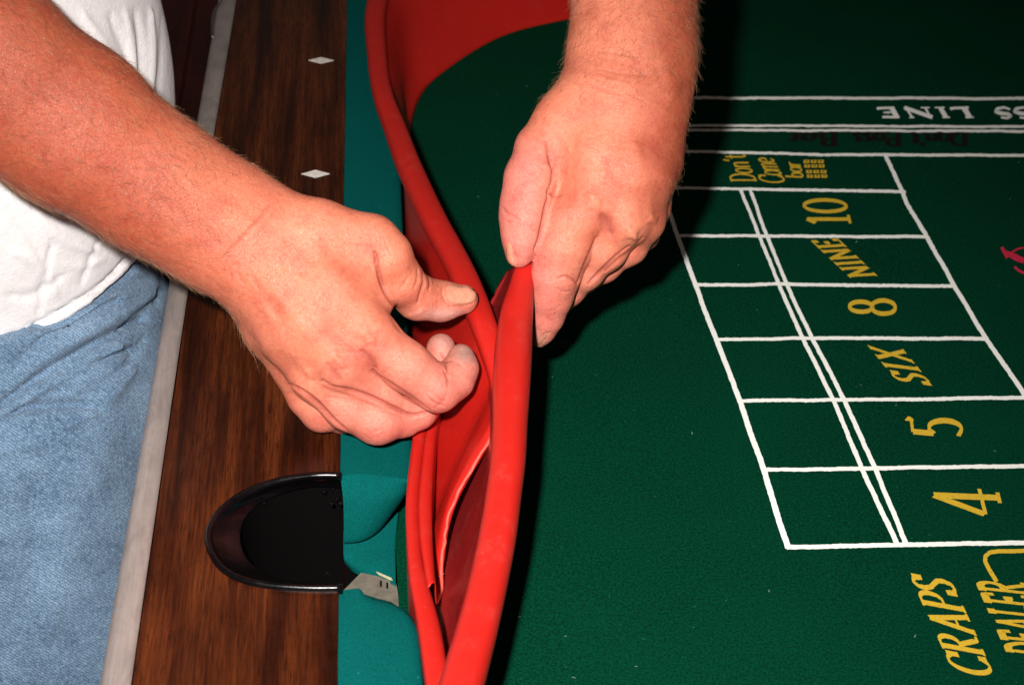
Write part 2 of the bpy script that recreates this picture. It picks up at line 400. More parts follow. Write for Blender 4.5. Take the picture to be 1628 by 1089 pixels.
HL = [([(1040, 175), (1052, 160), (1075, 156), (1350, 156.5), (1660, 157)], 4.2, 4.6),
      ([(1040, 215), (1050, 203), (1075, 200), (1350, 200.7), (1660, 202)], 3.6, 4.2),
      ([(1046, 222), (1055, 210), (1080, 207), (1350, 208), (1660, 209.5)], 3.6, 4.2),
      ([(1040, 240), (1084, 241), (1310, 246), (1660, 248)], 4, 4.6),
      ([(1050, 298), (1072, 299), (1250, 302), (1440, 305)], 4, 4.8),
      ([(1080, 375), (1475, 376.5)], 4.6, 5), ([(1105, 453), (1250, 452), (1518, 455)], 5, 5.4),
      ([(1139, 540), (1340, 537), (1569, 539)], 5.2, 5.8), ([(1176, 637), (1400, 635), (1660, 632)], 5.5, 6),
      ([(1214, 747), (1400, 744), (1660, 740)], 6, 6.5), ([(1251, 870), (1420, 866), (1660, 862)], 7, 7.2),
      ([(1030, 262), (1061, 330), (1105, 453), (1139, 540), (1176, 637), (1214, 747), (1253, 871)], 6, 9.5),
      ([(1177, 301), (1207, 375), (1238.6, 453), (1276.6, 539), (1325, 636), (1370, 744), (1427, 866)], 5, 8),
      ([(1193, 301), (1219.5, 375), (1251, 453), (1292, 539), (1342.5, 636), (1390.5, 743), (1441, 864)], 5, 8),
      ([(1407.5, 246), (1435, 305), (1441, 322), (1473, 376), (1517, 455), (1568, 539), (1614, 605), (1660, 672)], 6, 7.5)]
for pts, a, b in HL: white_line(pts, a, b)

# --- glyphs: strokes in a unit cell (width ~.6, height 1); the pen is broad for uprights and thin for cross strokes
def arc(cx_, cy_, rx_, ry_, a0, a1, n_=14):
    return [(cx_ + rx_ * math.cos(math.radians(t)), cy_ + ry_ * math.sin(math.radians(t))) for t in np.linspace(a0, a1, n_)]
G = {
 'D': (.72, [[(.12, 0), (.12, 1)], [(.0, 0), (.25, 0)] + arc(.28, .5, .38, .5, -90, 90) + [(0, 1)]]),
 'o': (.5, [arc(.24, .32, .2, .32, 0, 360, 18)]),
 'n': (.55, [[(.08, 0), (.08, .62)], [(.08, .45), (.2, .6), (.36, .6), (.42, .45), (.42, 0)]]),
 "'": (.2, [[(.1, 1), (.05, .75)]]),
 't': (.36, [[(.16, .85), (.16, .15), (.24, .02), (.34, .08)], [(.0, .62), (.34, .62)]]),
 'm': (.8, [[(.08, 0), (.08, .62)], [(.08, .48), (.2, .62), (.34, .58), (.36, 0)], [(.36, .48), (.48, .62), (.62, .58), (.64, 0)]]),
 'e': (.5, [[(.05, .33), (.4, .36)] + arc(.23, .34, .19, .3, 10, 320, 14)]),
 'b': (.5, [[(.08, 1), (.08, .05)], arc(.24, .3, .18, .3, -170, 170, 16)]),
 'a': (.5, [arc(.22, .3, .18, .3, 20, 350, 16), [(.42, .6), (.42, .0)]]),
 'r': (.4, [[(.08, 0), (.08, .62)], [(.08, .42), (.18, .58), (.34, .6)]]),
 's': (.42, [[(.34, .52), (.2, .63), (.07, .5), (.2, .34), (.34, .18), (.2, .0), (.04, .12)]]),
 'B': (.65, [[(.12, 0), (.12, 1)], [(0, 1), (.3, 1)] + arc(.3, .76, .2, .24, 90, -90) + [(.12, .52)], [(.3, .52)] + arc(.3, .26, .26, .26, 90, -90) + [(0, 0)]]),
 'C': (.78, [arc(.4, .5, .36, .5, 42, 318, 22), [(.67, .98), (.67, .68)], [(.67, .0), (.67, .2)]]),
 'R': (.8, [[(.16, 0), (.16, 1)], [(.02, 0), (.30, 0)], [(.02, 1), (.34, 1)] + arc(.34, .76, .24, .24, 90, -90) + [(.16, .52)], [(.32, .52), (.46, .3), (.62, .03), (.78, .02)]]),
 'A': (.85, [[(.42, 1), (.72, 0)], [(.42, 1), (.12, 0)], [(.22, .34), (.6, .34)], [(.0, 0), (.24, 0)], [(.56, 0), (.86, 0)]]),
 'P': (.7, [[(.16, 0), (.16, 1)], [(.02, 0), (.32, 0)], [(.02, 1), (.34, 1)] + arc(.34, .73, .26, .27, 90, -90) + [(.16, .46)]]),
 'S': (.6, [[(.48, .80), (.40, .95), (.25, 1), (.11, .92), (.07, .76), (.16, .60), (.32, .48), (.46, .36), (.50, .20), (.40, .04), (.25, 0), (.12, .05), (.04, .22)], [(.49, .98), (.48, .74)], [(.04, .0), (.04, .25)]]),
 'N': (.86, [[(.14, 0), (.14, 1)], [(.12, 1), (.7, 0)], [(.7, 0), (.7, 1)], [(0, 0), (.28, 0)], [(0, 1), (.18, 1)], [(.56, 1), (.84, 1)]]),
 'I': (.4, [[(.18, 0), (.18, 1)], [(.02, 0), (.34, 0)], [(.02, 1), (.34, 1)]]),
 'E': (.7, [[(.16, 0), (.16, 1)], [(.0, 0), (.6, 0), (.62, .22)], [(.0, 1), (.56, 1), (.58, .8)], [(.16, .52), (.44, .52)], [(.44, .62), (.44, .42)]]),
 'L': (.64, [[(.16, 0), (.16, 1)], [(.02, 1), (.32, 1)], [(.0, 0), (.58, 0), (.6, .26)]]),
 'X': (.82, [[(.1, 1), (.68, 0)], [(.66, 1), (.12, 0)], [(0, 1), (.26, 1)], [(.54, 1), (.78, 1)], [(0, 0), (.24, 0)], [(.54, 0), (.8, 0)]]),
 '0': (.62, [arc(.3, .5, .25, .5, 0, 360, 26)]),
 '1': (.42, [[(.2, 0), (.2, 1)], [(.2, 1), (.04, .82)], [(.02, 0), (.38, 0)]]),
 '8': (.62, [arc(.3, .74, .19, .25, -90, 270, 22), arc(.3, .25, .25, .26, 90, 450, 24)]),
 '5': (.62, [[(.13, .96), (.09, .56)], [(.09, .56), (.22, .64)] + arc(.26, .32, .25, .32, 75, -110, 16) + [(.02, .08)], [(.12, .97), (.50, .97), (.56, 1.06)]]),
 '4': (.72, [[(.46, 0), (.46, 1)], [(.46, 1), (.0, .28)], [(.0, .27), (.68, .27)], [(.32, 0), (.6, 0)]]),
}
def text(s, org, u, vv, zoom, thin=.05, thick=.16, gap=.08, sans=False, name='lettering', m=None, lab=None, jit=0.0):
    ox, oy, sc = zoom; S_ = []; pen = 0.0
    for ch in s:
        if ch == ' ': pen += .35; continue
        wd, strokes = G[ch]
        for stk in strokes:
            P = resample(np.array(stk) * np.array([1, 1.0]) + np.array([pen, 0]), .045)
            T = np.gradient(P, axis=0); L = np.linalg.norm(T, axis=1, keepdims=True); L[L == 0] = 1; T /= L
            wv = thick if sans else thin + (thick - thin) * np.abs(T[:, 1]) ** 1.4
            wv = np.full(len(P), wv) if np.isscalar(wv) else wv
            N_ = np.stack([-T[:, 1], T[:, 0]], 1) * (wv[:, None] / 2)
            conv = lambda Q: np.array([(ox + (org[0] + a * u[0] + b * vv[0]) / sc, oy + (org[1] + a * u[1] + b * vv[1]) / sc) for a, b in Q])
            S_.append((conv(P + N_) + rng.normal(0, .12, (len(P), 2)), conv(P - N_) + rng.normal(0, .12, (len(P), 2))))
        pen += wd + gap
    o = mesh_obj(name, *strip_mesh(S_), m or M_YELLOW, lay)
    if lab: o['label'] = lab
    return o
Z7 = (1040, 100, 2.367); Z8 = (1040, 540, 1.983); ZL = (1380, 120, 6.565)
text("Don't", (384, 447), (-17, -42), (-92, 0), Z7, .07, .14, .02, lab='yellow words Don\'t')
text('Come', (496, 453), (-20, -40), (-92, -3), Z7, .07, .14, -.06, lab='yellow word Come')
text('bar', (562, 434), (-10, -44), (-68, -3), Z7, .07, .15, 0, lab='yellow word bar')
text('10', (738, 606), (-20, -88), (-158, 0), Z7, .07, .15, .05, lab='yellow number 10')
text('NINE', (838, 802), (-50, -47), (-98, 6), Z7, .07, .20, .06, lab='yellow word NINE')
text('8', (907, 950), (-4, -100), (-172, -3), Z7, .07, .17, .05, lab='yellow number 8')
text('SIX', (874, 142), (-46, -56), (-108, -14), Z8, .06, .2, .1, lab='yellow word SIX')
text('5', (972, 306), (-12, -98), (-160, -4), Z8, .06, .18, .05, lab='yellow number 5')
text('4', (1100, 552), (-30, -118), (-204, -8), Z8, .06, .16, .05, lab='yellow number 4')
text('CRAPS', (1072, 1062), (-36, -80), (-130, -24), Z8, .06, .20, .02, lab='yellow word CRAPS')
text('DEALER', (1272, 1000), (-23, -52), (-150, -16), Z8, .16, .17, .02, True, lab='yellow word DEALER cut by the right edge')
# bracket over DEALER, dice, white PASS LINE, red fragments
def zs(pts, zoom): return np.array([(zoom[0] + x / zoom[2], zoom[1] + y / zoom[2]) for x, y in pts])
def traced(name, strokes, zoom, m, lab=None):
    S_ = []
    for pts, w_ in strokes:
        P = resample(zs(pts, zoom), 1.4)
        ww = np.interp(np.linspace(0, 1, len(P)), np.linspace(0, 1, len(w_)), w_) / zoom[2] if isinstance(w_, (list, tuple)) else np.full(len(P), w_ / zoom[2])
        S_.append(stroke_poly(P, ww, .12))
    o = mesh_obj(name, *strip_mesh(S_), m, lay)
    if lab: o['label'] = lab
    return o
traced('bracket', [([(1180, 664), (1138, 666), (1085, 666), (1058, 670), (1044, 682), (1044, 700), (1060, 730), (1080, 762)], 13)], Z8, M_YELLOW)
dice = []
for k in range(3):
    for r_, (bx, by) in enumerate(((562, 366), (572, 404))):
        for q in range(2):
            x, y = bx + k * 27 + q * 3, by + q * 17
            dice.append(([(x, y + 6), (x + 22, y + 6)], 12))
traced('dice_symbol', dice, Z7, M_YELLOW)
traced('dice_pip', [([(562 + k * 27 + r_ * 10 + q * 3 + 8, 366 + r_ * 38 + q * 17 + 6), (562 + k * 27 + r_ * 10 + q * 3 + 14, 366 + r_ * 38 + q * 17 + 6)], 4.5) for k in range(3) for r_ in range(2) for q in range(2)], Z7, M_GREEN).location.z += .0004
Sg = [(1482, 357), (1420, 336), (1350, 350), (1334, 380), (1390, 398), (1462, 405), (1494, 428), (1450, 448), (1388, 440)]
traced('lettering', [
    (Sg, [20, 24, 30, 36, 40, 36, 30, 24, 20]), ([(a + 196, b) for a, b in Sg], [20, 24, 30, 36, 40, 36, 30, 24, 20])], ZL, M_WHITE, 'white end of the word PASS seen upside down')
traced('lettering', [
    ([(92, 345), (270, 340)], 24), ([(100, 340), (112, 362)], 16), ([(245, 336), (302, 442)], 52), ([(160, 390), (275, 388)], 14), ([(208, 376), (216, 402)], 12), ([(150, 436), (328, 438)], 24),
    ([(382, 340), (672, 440)], 40), ([(398, 345), (462, 440)], 20), ([(430, 441), (484, 441)], 13), ([(596, 338), (652, 438)], 20), ([(552, 339), (644, 339)], 14), ([(372, 338), (430, 339)], 12),
    ([(755, 340), (815, 440)], 46), ([(696, 338), (800, 338)], 14), ([(775, 440), (855, 440)], 14),
    ([(1000, 340), (1062, 440)], 52), ([(856, 346), (1050, 338)], 26), ([(862, 342), (878, 364)], 18), ([(1015, 440), (1105, 440)], 14)],
    ZL, M_WHITE, 'white word LINE seen upside down')
traced('lettering', [([(1308, 694), (1330, 734)], 12), ([(1322, 712), (1364, 734), (1392, 746)], [12, 24, 20]), ([(1342, 716), (1368, 700), (1392, 696)], 6), ([(1356, 768), (1370, 780), (1392, 792)], 9)], Z7, M_REDP, 'red lettering cut by the right edge')
text('Bar', (690, 262), (-110, 0), (0, 50), Z7, .12, .22, .1, m=M_DKRED, lab='dark red words Don\'t Pass Bar upside down')
text("Don't Pass", (1180, 262), (-92, 0), (0, 50), Z7, .12, .22, .0, m=M_DKRED)

# ================================================================== THE RED RUBBER BUMPER
def pz5(x, y, z, wpx, hz=.9):
    p = PZ(x, y, z); dep = float(project(p)[2]); h = wpx / 2 / FPX * dep
    return [*p, h, h * hz]
bumpA = empty('rubber_bumper', label='red rubber rail strip curving down from the far corner under the thumb', category='rubber strip', group='red rubber rail strips')
A_top = [(.30, .80, .072, .0085, .007), (.20, .757, .072, .0085, .007), (.10, .70, .072, .0085, .007), (.0, .632, .072, .0085, .007), (-.058, .562, .072, .0088, .007)]
A_px = [(598, 14, .072, 33), (600, 100, .075, 31), (609, 154, .078, 32), (628, 206, .080, 36), (652, 270, .085, 40), (689, 350, .092, 42), (716, 400, .095, 43), (741, 450, .098, 44), (766, 510, .099, 42), (781, 556, .094, 38), (789, 600, .088, 26), (790, 640, .086, 16), (786, 680, .085, 10)]
pathA = [list(p) for p in A_top] + [pz5(*p) for p in A_px]
v, f = sweep(pathA, 150, 22); o = mesh_obj('bead', v, f, M_RED, bumpA, smooth=True)
bots = [(.30, .70, 0), (.20, .672, 0), (.127, .630, 0), (.047, .583, 0), (-.018, .498, 0), (-.043, .438, 0), (-.0545, .35, 0), (-.057, .29, 0), (-.058, .235, 0), (-.059, .16, 0), (-.061, .08, 0), (-.0620, .03, 0), (-.0630, -.02, 0), (-.0640, -.075, 0), (-.0645, -.12, 0), (-.0655, -.16, .001)]
tops = [np.array(p[:3]) + np.array((p[3] * k_ * .9, 0 if i > 3 else -.003, -.003)) for i, (p, k_) in enumerate(zip(pathA, [.6, .6, .6, .6, .6, .6, .6, .6, .5, .3] + [0] * 20))]
rows = []
for i, (t, b) in enumerate(zip(tops[:16], bots)):
    t, b = np.array(t), np.array(b)
    m_ = t * .5 + b * .5 + np.array((-.003, 0, -.004))
    q1, q3 = t * .75 + b * .25 + np.array((-.001, 0, 0)), t * .2 + b * .8 + np.array((-.0025, 0, -.002))
    if 4 <= i <= 10:                      # the strip stands clear of the cushion nose
        q1[0] = max(q1[0], nose(t[1]) - .004); m_[0] = max(m_[0], nose(m_[1]) + .0035); q3[0] = max(q3[0], nose(q3[1]) + .003)
    rows.append([t, q1, m_, q3, b])
strand = [(784, 676, .086), (781, 694, .082), (762, 727, .074), (741, 762, .064), (721, 802, .052), (709, 843, .040), (704, 883, .028), (701, 908, .021), (703, 935, .013), (694, 961, .007)]
SP = np.array([PZ(*p) for p in strand])
def along(P, n_):
    return catmull(P, n_)
st5 = along(SP, 5)
mid_ = []
for i in range(5):
    mid_.append(rows[-1][i] * .45 + st5[i] * .55 + np.array((-.004, 0, -.003)) * (1 if 0 < i < 4 else 0))
R = np.array([catmull(r, 24) for r in rows] + [catmull(mid_, 24)] + [along(SP, 24)])
k = R.shape[0]; flat = catmull(R.reshape(k, -1), 130)
v = flat.reshape(-1, 3); o = mesh_obj('wall', v, grid_faces(130, 24), M_REDMID, bumpA, smooth=True); solid(o, .0028, 0)
wob = [[*(p + np.array((rng.normal(0, .0003), rng.normal(0, .0004), .0008))), .0008 + .0003 * rng.random(), .0009] for p in along(SP, 26)]
v, f = sweep(wob, 70, 8, 2); mesh_obj('torn_edge', v, f, M_PINK, bumpA, smooth=True, label='pale torn edge')
for q in range(4):      # loose crumbs and fibres on the torn end
    p = along(SP, 26)[21 + q % 3] ; d = rng.normal(0, .0010, 3)
    v, f = sweep([[*(p + d * t), .0003, .0003] for t in (0, .5, 1)], 5, 5, 2); mesh_obj('fibre', v, f, M_PINK, bumpA, smooth=True)

bumpB = empty('rubber_bumper', label='thick red rubber rail strip rising from the bottom edge into the right-hand fingers', category='rubber strip', group='red rubber rail strips')
B_px = [(846, 402, .132, 12), (841, 414, .131, 24), (834, 432, .128, 34), (829, 458, .123, 40), (823, 490, .118, 50), (819, 520, .114, 55), (816, 560, .111, 60), (813, 616, .107, 60), (811, 671, .103, 56), (808, 730, .099, 56), (800, 792, .094, 57), (791, 853, .089, 60), (777, 923, .084, 62), (760, 994, .080, 66), (742, 1060, .078, 70), (722, 1130, .077, 74), (700, 1210, .077, 80)]
pathB = [pz5(*p, .95) for p in B_px]
xe, ye = pathB[-1][0], pathB[-1][1]
pathB += [[-.066 + .001 * k, ye - .09 * k, .076, .0125, .0115] for k in (1, 2, 3, 4)]
v, f = sweep(pathB, 190, 26, 2.15, up=(-.25, -.15, 1)); o = mesh_obj('bead', v, f, M_RED, bumpB, smooth=True)
def edgeL(p, k=.62):
    q = np.array(p[:3]); return q + np.array((-p[3] * k, 0, -p[4] * .75))
rowsB = []
PBz = {0: None}
flapbot = [(-.036, -.012, .05), (-.040, -.022, .03), (-.045, -.035, .012), (-.050, -.05, .004), (-.054, -.072, .002), (-.056, -.09, .001), (-.057, -.115, .001), (-.0585, -.145, .001), (-.060, -.170, .001), (-.061, -.195, .001), (-.0615, -.217, .001), (-.062, -.237, .001), (-.0625, -.262, .001), (-.063, -.290, .001), (-.0635, -.322, .001), (-.064, -.35, .001), (-.065, -.385, .001)] + [(-.0655, ye - .09 * k, .001) for k in (1, 2, 3, 4)]
for i, (p, b) in enumerate(zip(pathB, flapbot)):
    t = edgeL(p); b = np.array(b)
    sag = np.array((.0035, 0, -.006))
    if i < 4:
        mids = {0: (812, 434, .112), 1: (806, 437, .108), 2: (800, 446, .101), 3: (796, 470, .096)}[i]
        m_ = PZ(*mids); rowsB.append([t, t * .5 + m_ * .5, m_, m_ * .45 + b * .55, b])
    else:
        rowsB.append([t, t * .72 + b * .28 + sag * .8, t * .5 + b * .5 + sag, t * .22 + b * .78 + sag * .9, b])
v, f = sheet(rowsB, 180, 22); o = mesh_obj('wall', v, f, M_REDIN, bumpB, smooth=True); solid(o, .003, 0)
# doubled outer flange lying against the cushion nose
Cl = [(676, 560), (668, 610), (661, 660), (655, 700), (646, 782), (646, 843), (651, 913), (664, 984), (676, 1070), (690, 1180), (706, 1330), (738, 1640), (775, 2050)]
Cm = [(696, 560), (688, 610), (681, 660), (674, 700), (665, 782), (666, 843), (673, 900), (697, 984), (712, 1070), (726, 1180), (744, 1330), (782, 1640), (825, 2050)]
def ledge(L_, R_, zt, drop):
    rows_ = []
    for (a, b), (c, d) in zip(L_, R_):
        l, r = PZ(a, b, zt), PZ(c, d, zt - .0015)
        w_ = r - l
        rows_.append([l + np.array((.001, 0, -drop)), l + np.array((0, 0, -.006)), l + np.array((-.0002, 0, -.0016)), l + w_ * .18 + np.array((0, 0, .0002)), l + w_ * .5 + np.array((0, 0, .0006)), l + w_ * .82 + np.array((0, 0, .0002)), r + np.array((.0003, 0, -.0016)), r + np.array((.0006, 0, -.006)), r + np.array((.002, 0, -drop))])
    return sheet(rows_, 80, 34)
v, f = ledge(Cl, Cm, .0500, .040); mesh_obj('outer_flange', v, f, M_RED, bumpB, smooth=True)
Dl = [(697, 560), (689, 610), (682, 660), (675, 700), (666, 782), (667, 843), (674, 895), (681, 931)]
Dr = [(714, 560), (707, 610), (700, 650), (692, 690), (686, 782), (686, 843), (689, 890), (692, 925)]
v, f = ledge(Dl, Dr, .0490, .040); o = mesh_obj('inner_flange', v, f, M_RED, bumpB, smooth=True); solid(o, .0006, -1)
# ================================================================== THE PERSON
# ---- a small implicit-surface sculptor: distance fields -> surface nets
VW = FWD.astype(np.float32)
def cap(P, a, b, ra, rb, s=1.0, n=VW):
    q = P - a; ab = (b - a).astype(np.float32)
    if s != 1.0:
        q = q + ((s - 1) * (q @ n))[:, None] * n; ab = ab + (s - 1) * float(ab @ n) * n
    t = np.clip((q @ ab) / max(float(ab @ ab), 1e-9), 0, 1)
    r = ra + (rb - ra) * t
    return np.linalg.norm(q - t[:, None] * ab, axis=1) - r
def smin(a, b, k):
    h = np.clip(.5 + .5 * (b - a) / k, 0, 1)
    return b + (a - b) * h - k * h * (1 - h)
def J(px, py, dep, rpx):
    """joint: photo pixel, depth from the lens, apparent radius in pixels -> centre, radius (m)"""
    return PD(px, py, dep).astype(np.float32), rpx * dep / FPX
def chain(P, js, k, s=1.0):
    d = None
    for (a, ra), (b, rb) in zip(js[:-1], js[1:]):
        c = cap(P, a, b, ra, rb, s)
        d = c if d is None else smin(d, c, k)
    return d
def surface(fn, lo, hi, h):
    lo = np.array(lo, float); hi = np.array(hi, float)
    B = 8; hb = h * B
    nb = np.ceil((hi - lo) / hb).astype(int)
    gi = np.stack(np.meshgrid(*[np.arange(k) for k in nb], indexing='ij'), -1).reshape(-1, 3)
    d = np.concatenate([fn((lo + (c + .5) * hb).astype(np.float32)) for c in np.array_split(gi, max(1, len(gi) // 200000))])
    act = gi[np.abs(d) < hb * .866 * 1.25 + .003]
    loc = np.stack(np.meshgrid(*[np.arange(B + 1)] * 3, indexing='ij'), -1).reshape(-1, 3)
    cid, cpos, quads = [], [], []
    K = 1 << 20
    def enc(c): return (c[..., 0].astype(np.int64) * K + c[..., 1]) * K + c[..., 2]
    corner = [(i, j, k) for i in (0, 1) for j in (0, 1) for k in (0, 1)]
    edges = [(a, b) for a in range(8) for b in range(a + 1, 8) if sum(abs(x - y) for x, y in zip(corner[a], corner[b])) == 1]
    for ch in np.array_split(act, max(1, len(act) // 600)):
        nodes = ch[:, None] * B + loc[None]
        D = fn((lo + nodes.reshape(-1, 3) * h).astype(np.float32)).reshape(len(ch), B + 1, B + 1, B + 1)
        S = D < 0
        cnt = sum(S[:, i:B + i, j:B + j, k:B + k].astype(np.int8) for i, j, k in corner)
        w = np.argwhere((cnt > 0) & (cnt < 8))
        if len(w) == 0: continue
        base = ch[w[:, 0]] * B + w[:, 1:]
        dv = np.stack([D[w[:, 0], w[:, 1] + i, w[:, 2] + j, w[:, 3] + k] for i, j, k in corner], 1)
        acc = np.zeros((len(w), 3)); num = np.zeros(len(w))
        for a, b in edges:
            m_ = (dv[:, a] < 0) != (dv[:, b] < 0)
            t = dv[:, a] / np.where(m_, dv[:, a] - dv[:, b], 1)
            pa, pb = np.array(corner[a]), np.array(corner[b])
            acc += np.where(m_[:, None], pa + t[:, None] * (pb - pa), 0); num += m_
        cid.append(enc(base)); cpos.append(lo + (base + acc / num[:, None]) * h)
        for ax in range(3):
            sl = [slice(0, B)] * 3; s2 = list(sl); s2[ax] = slice(1, B + 1)
            A_, B_ = S[(slice(None), *sl)], S[(slice(None), *s2)]
            e = np.argwhere(A_ != B_)
            if len(e) == 0: continue
            nd_ = ch[e[:, 0]] * B + e[:, 1:]
            ins = A_[e[:, 0], e[:, 1], e[:, 2], e[:, 3]]
            u, w2 = [(1, 2), (2, 0), (0, 1)][ax]
            du = np.zeros(3, int); du[u] = 1; dw = np.zeros(3, int); dw[w2] = 1
            q = np.stack([enc(nd_ - du - dw), enc(nd_ - dw), enc(nd_), enc(nd_ - du)], 1)
            q[~ins] = q[~ins][:, ::-1]
            quads.append(q)
    cid = np.concatenate(cid); cpos = np.concatenate(cpos); quads = np.concatenate(quads)
    o_ = np.argsort(cid); cid = cid[o_]; cpos = cpos[o_]
    ix = np.searchsorted(cid, quads); ix = np.clip(ix, 0, len(cid) - 1)
    ok = (cid[ix] == quads).all(1)
    return cpos, ix[ok]
def vnormals(V, Q):
    n_ = np.cross(V[Q[:, 2]] - V[Q[:, 0]], V[Q[:, 3]] - V[Q[:, 1]])
    N = np.zeros_like(V)
    for k in range(4): 
        for a in range(3): N[:, a] += np.bincount(Q[:, k], n_[:, a], len(V))
    return N / np.maximum(np.linalg.norm(N, axis=1, keepdims=True), 1e-12)
def relax(V, Q, it=2, lam=.5):
    for _ in range(it):
        S_ = np.zeros_like(V); c = np.zeros(len(V))
        for k in range(4):
            i, j = Q[:, k], Q[:, (k + 1) % 4]
            for a in range(3): S_[:, a] += np.bincount(i, V[j, a], len(V))
            c += np.bincount(i, minlength=len(V))
        V = V + lam * (S_ / np.maximum(c, 1)[:, None] - V)
    return V
LAST = [None]
def sculpt(V, N, strokes):
    """creases (-) and ridges (+) worked into the side of the surface that faces the viewer"""
    x, y, _ = project(V); face = np.clip(-((V - CAM) / np.linalg.norm(V - CAM, axis=1, keepdims=True) * N).sum(1) * 2.5, 0, 1)
    out = np.zeros(len(V))
    for pts, wpx, amp in strokes:
        P = catmull(np.array([(a, b, 0) for a, b in pts], float), max(6, len(pts) * 5))[:, :2] if len(pts) > 2 else np.array(pts, float)
        lo, hi = P.min(0) - 3 * wpx, P.max(0) + 3 * wpx
        m_ = np.where((x > lo[0]) & (x < hi[0]) & (y > lo[1]) & (y < hi[1]) & (face > 0))[0]
        if len(m_) == 0: continue
        q = np.stack([x[m_], y[m_]], 1); best = np.full(len(m_), 1e9)
        for k in range(len(P) - 1):
            a, b = P[k], P[k + 1]; ab = b - a; t = np.clip(((q - a) @ ab) / max(ab @ ab, 1e-9), 0, 1)
            tap = 1 + 1.2 * np.abs(((k + t) / (len(P) - 1)) * 2 - 1) ** 3       # fade at both ends
            best = np.minimum(best, np.linalg.norm(q - a - t[:, None] * ab, axis=1) * tap)
        out[m_] += amp * np.exp(-(best / wpx) ** 2)
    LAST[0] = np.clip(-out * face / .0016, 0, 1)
    return V + N * (out * face)[:, None]
def blob(x, y, cx_, cy_, rx_, ry_): return np.exp(-((x - cx_) / rx_) ** 2 - ((y - cy_) / ry_) ** 2)

M_SKIN, nt, b = mat('skin')
at = nd(nt, 'ShaderNodeVertexColor', layer_name='tone')
v0 = coords(nt)
n1 = noise(nt, v0, 55, 5, .62); n2 = noise(nt, v0, 420, 4, .7); n3 = noise(nt, v0, 1500, 2, .6)
c = mix(nt, .85, at.outputs[0], ramp(nt, n1, [(.30, (.82, .62, .60)), (.5, (1, .98, .97)), (.70, (1.12, 1.14, 1.10))]), 'MULTIPLY')
c = mix(nt, .6, c, ramp(nt, n2, [(.3, (.80, .66, .62)), (.6, (1.05, 1.05, 1.05))]), 'MULTIPLY')
vo = nd(nt, 'ShaderNodeTexVoronoi', Scale=150.0); nt.links.new(v0, vo.inputs['Vector'])
c = mix(nt, ramp(nt, vo.outputs['Distance'], [(.05, (.45,) * 3), (.14, (0, 0, 0))]), c, (.26, .07, .035))
nt.links.new(c, b.inputs['Base Color'])
b.inputs['Subsurface Weight'].default_value = .18; b.inputs['Subsurface Radius'].default_value = (1, .35, .18); b.inputs['Subsurface Scale'].default_value = .004
b.inputs['Roughness'].default_value = .46; b.inputs['Specular IOR Level'].default_value = .38
nt.links.new(ramp(nt, n2, [(.3, (.36,) * 3), (.7, (.58,) * 3)]), b.inputs['Roughness'])
vc = nd(nt, 'ShaderNodeTexVoronoi', Scale=520.0, feature='DISTANCE_TO_EDGE')
wv = nt.nodes.new('ShaderNodeMapping'); wv.inputs['Scale'].default_value = (1, .55, 1); nt.links.new(v0, wv.inputs[0])
dn = mix(nt, .02, wv.outputs[0], noise(nt, v0, 200, 2, .5, out=1)); nt.links.new(dn, vc.inputs['Vector'])
pv = bump(nt, b, n1, .22, .0022); pv = bump(nt, b, vc.outputs['Distance'], .45, .0010, pv); bump(nt, b, n3, .35, .0004, pv)
M_NAIL = plain('fingernail', (.64, .27, .175), .26, 0, .5, 120)
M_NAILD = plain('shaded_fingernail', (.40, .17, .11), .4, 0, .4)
M_NAIL.node_tree.nodes['Principled BSDF'].inputs['Subsurface Weight'].default_value = .15
M_NAIL.node_tree.nodes['Principled BSDF'].inputs['Subsurface Scale'].default_value = .002
M_HAIR = plain('arm_hair', (.10, .045, .022), .5, 0, .4)
M_HAIRL = plain('fair_arm_hair', (.42, .22, .11), .45, 0, .5)

# ---- right arm (from the left of the picture)
A1 = dict(
    fore=[J(-235, -30, .865, 142), J(-40, 95, .89, 137), J(112, 200, .915, 122), J(240, 290, .935, 103), J(330, 345, .948, 92), J(392, 382, .957, 88)],
    wrist=[J(372, 372, .955, 88), J(440, 420, .955, 90)],
    m2=[J(440, 395, .952, 62), J(520, 465, .945, 54), J(585, 533, .945, 45)],
    m3=[J(430, 430, .950, 60), J(490, 510, .940, 48), J(540, 575, .942, 41)],
    m4=[J(420, 450, .955, 58), J(460, 530, .946, 46), J(500, 598, .950, 38)],
    m5=[J(412, 455, .962, 52), J(430, 520, .958, 42), J(470, 590, .965, 35)],
    th0=[J(430, 352, .955, 48), J(505, 366, .950, 46), J(592, 384, .955, 42)],
    web=[J(480, 400, .957, 48), J(560, 440, .957, 48), J(590, 470, .960, 40)],
    palm=[J(470, 470, .985, 50), J(540, 540, .985, 48)],
    thumb=[J(590, 384, .955, 42), J(612, 408, .958, 41), J(634, 445, .968, 36), J(664, 473, .984, 33.5), J(700, 479, .993, 30), J(736, 476, .998, 24)],
    idx=[J(590, 540, .945, 43), J(645, 582, .950, 39), J(696, 618, .958, 36), J(722, 603, .964, 31), J(733, 585, .968, 26), J(733, 567, .971, 20.5)],
    mid=[J(545, 580, .945, 40), J(605, 622, .962, 37), J(662, 650, .975, 32), J(694, 610, .985, 26), J(702, 575, .985, 24), J(701, 553, .984, 23)],
    rng=[J(505, 602, .953, 37), J(552, 644, .958, 38), J(600, 667, .962, 38), J(640, 660, .972, 33), J(672, 648, .982, 26), J(690, 615, .992, 20)],
    pin=[J(472, 592, .967, 34), J(492, 628, .970, 34), J(512, 652, .972, 33), J(545, 660, .982, 27), J(590, 650, .990, 22)],
)
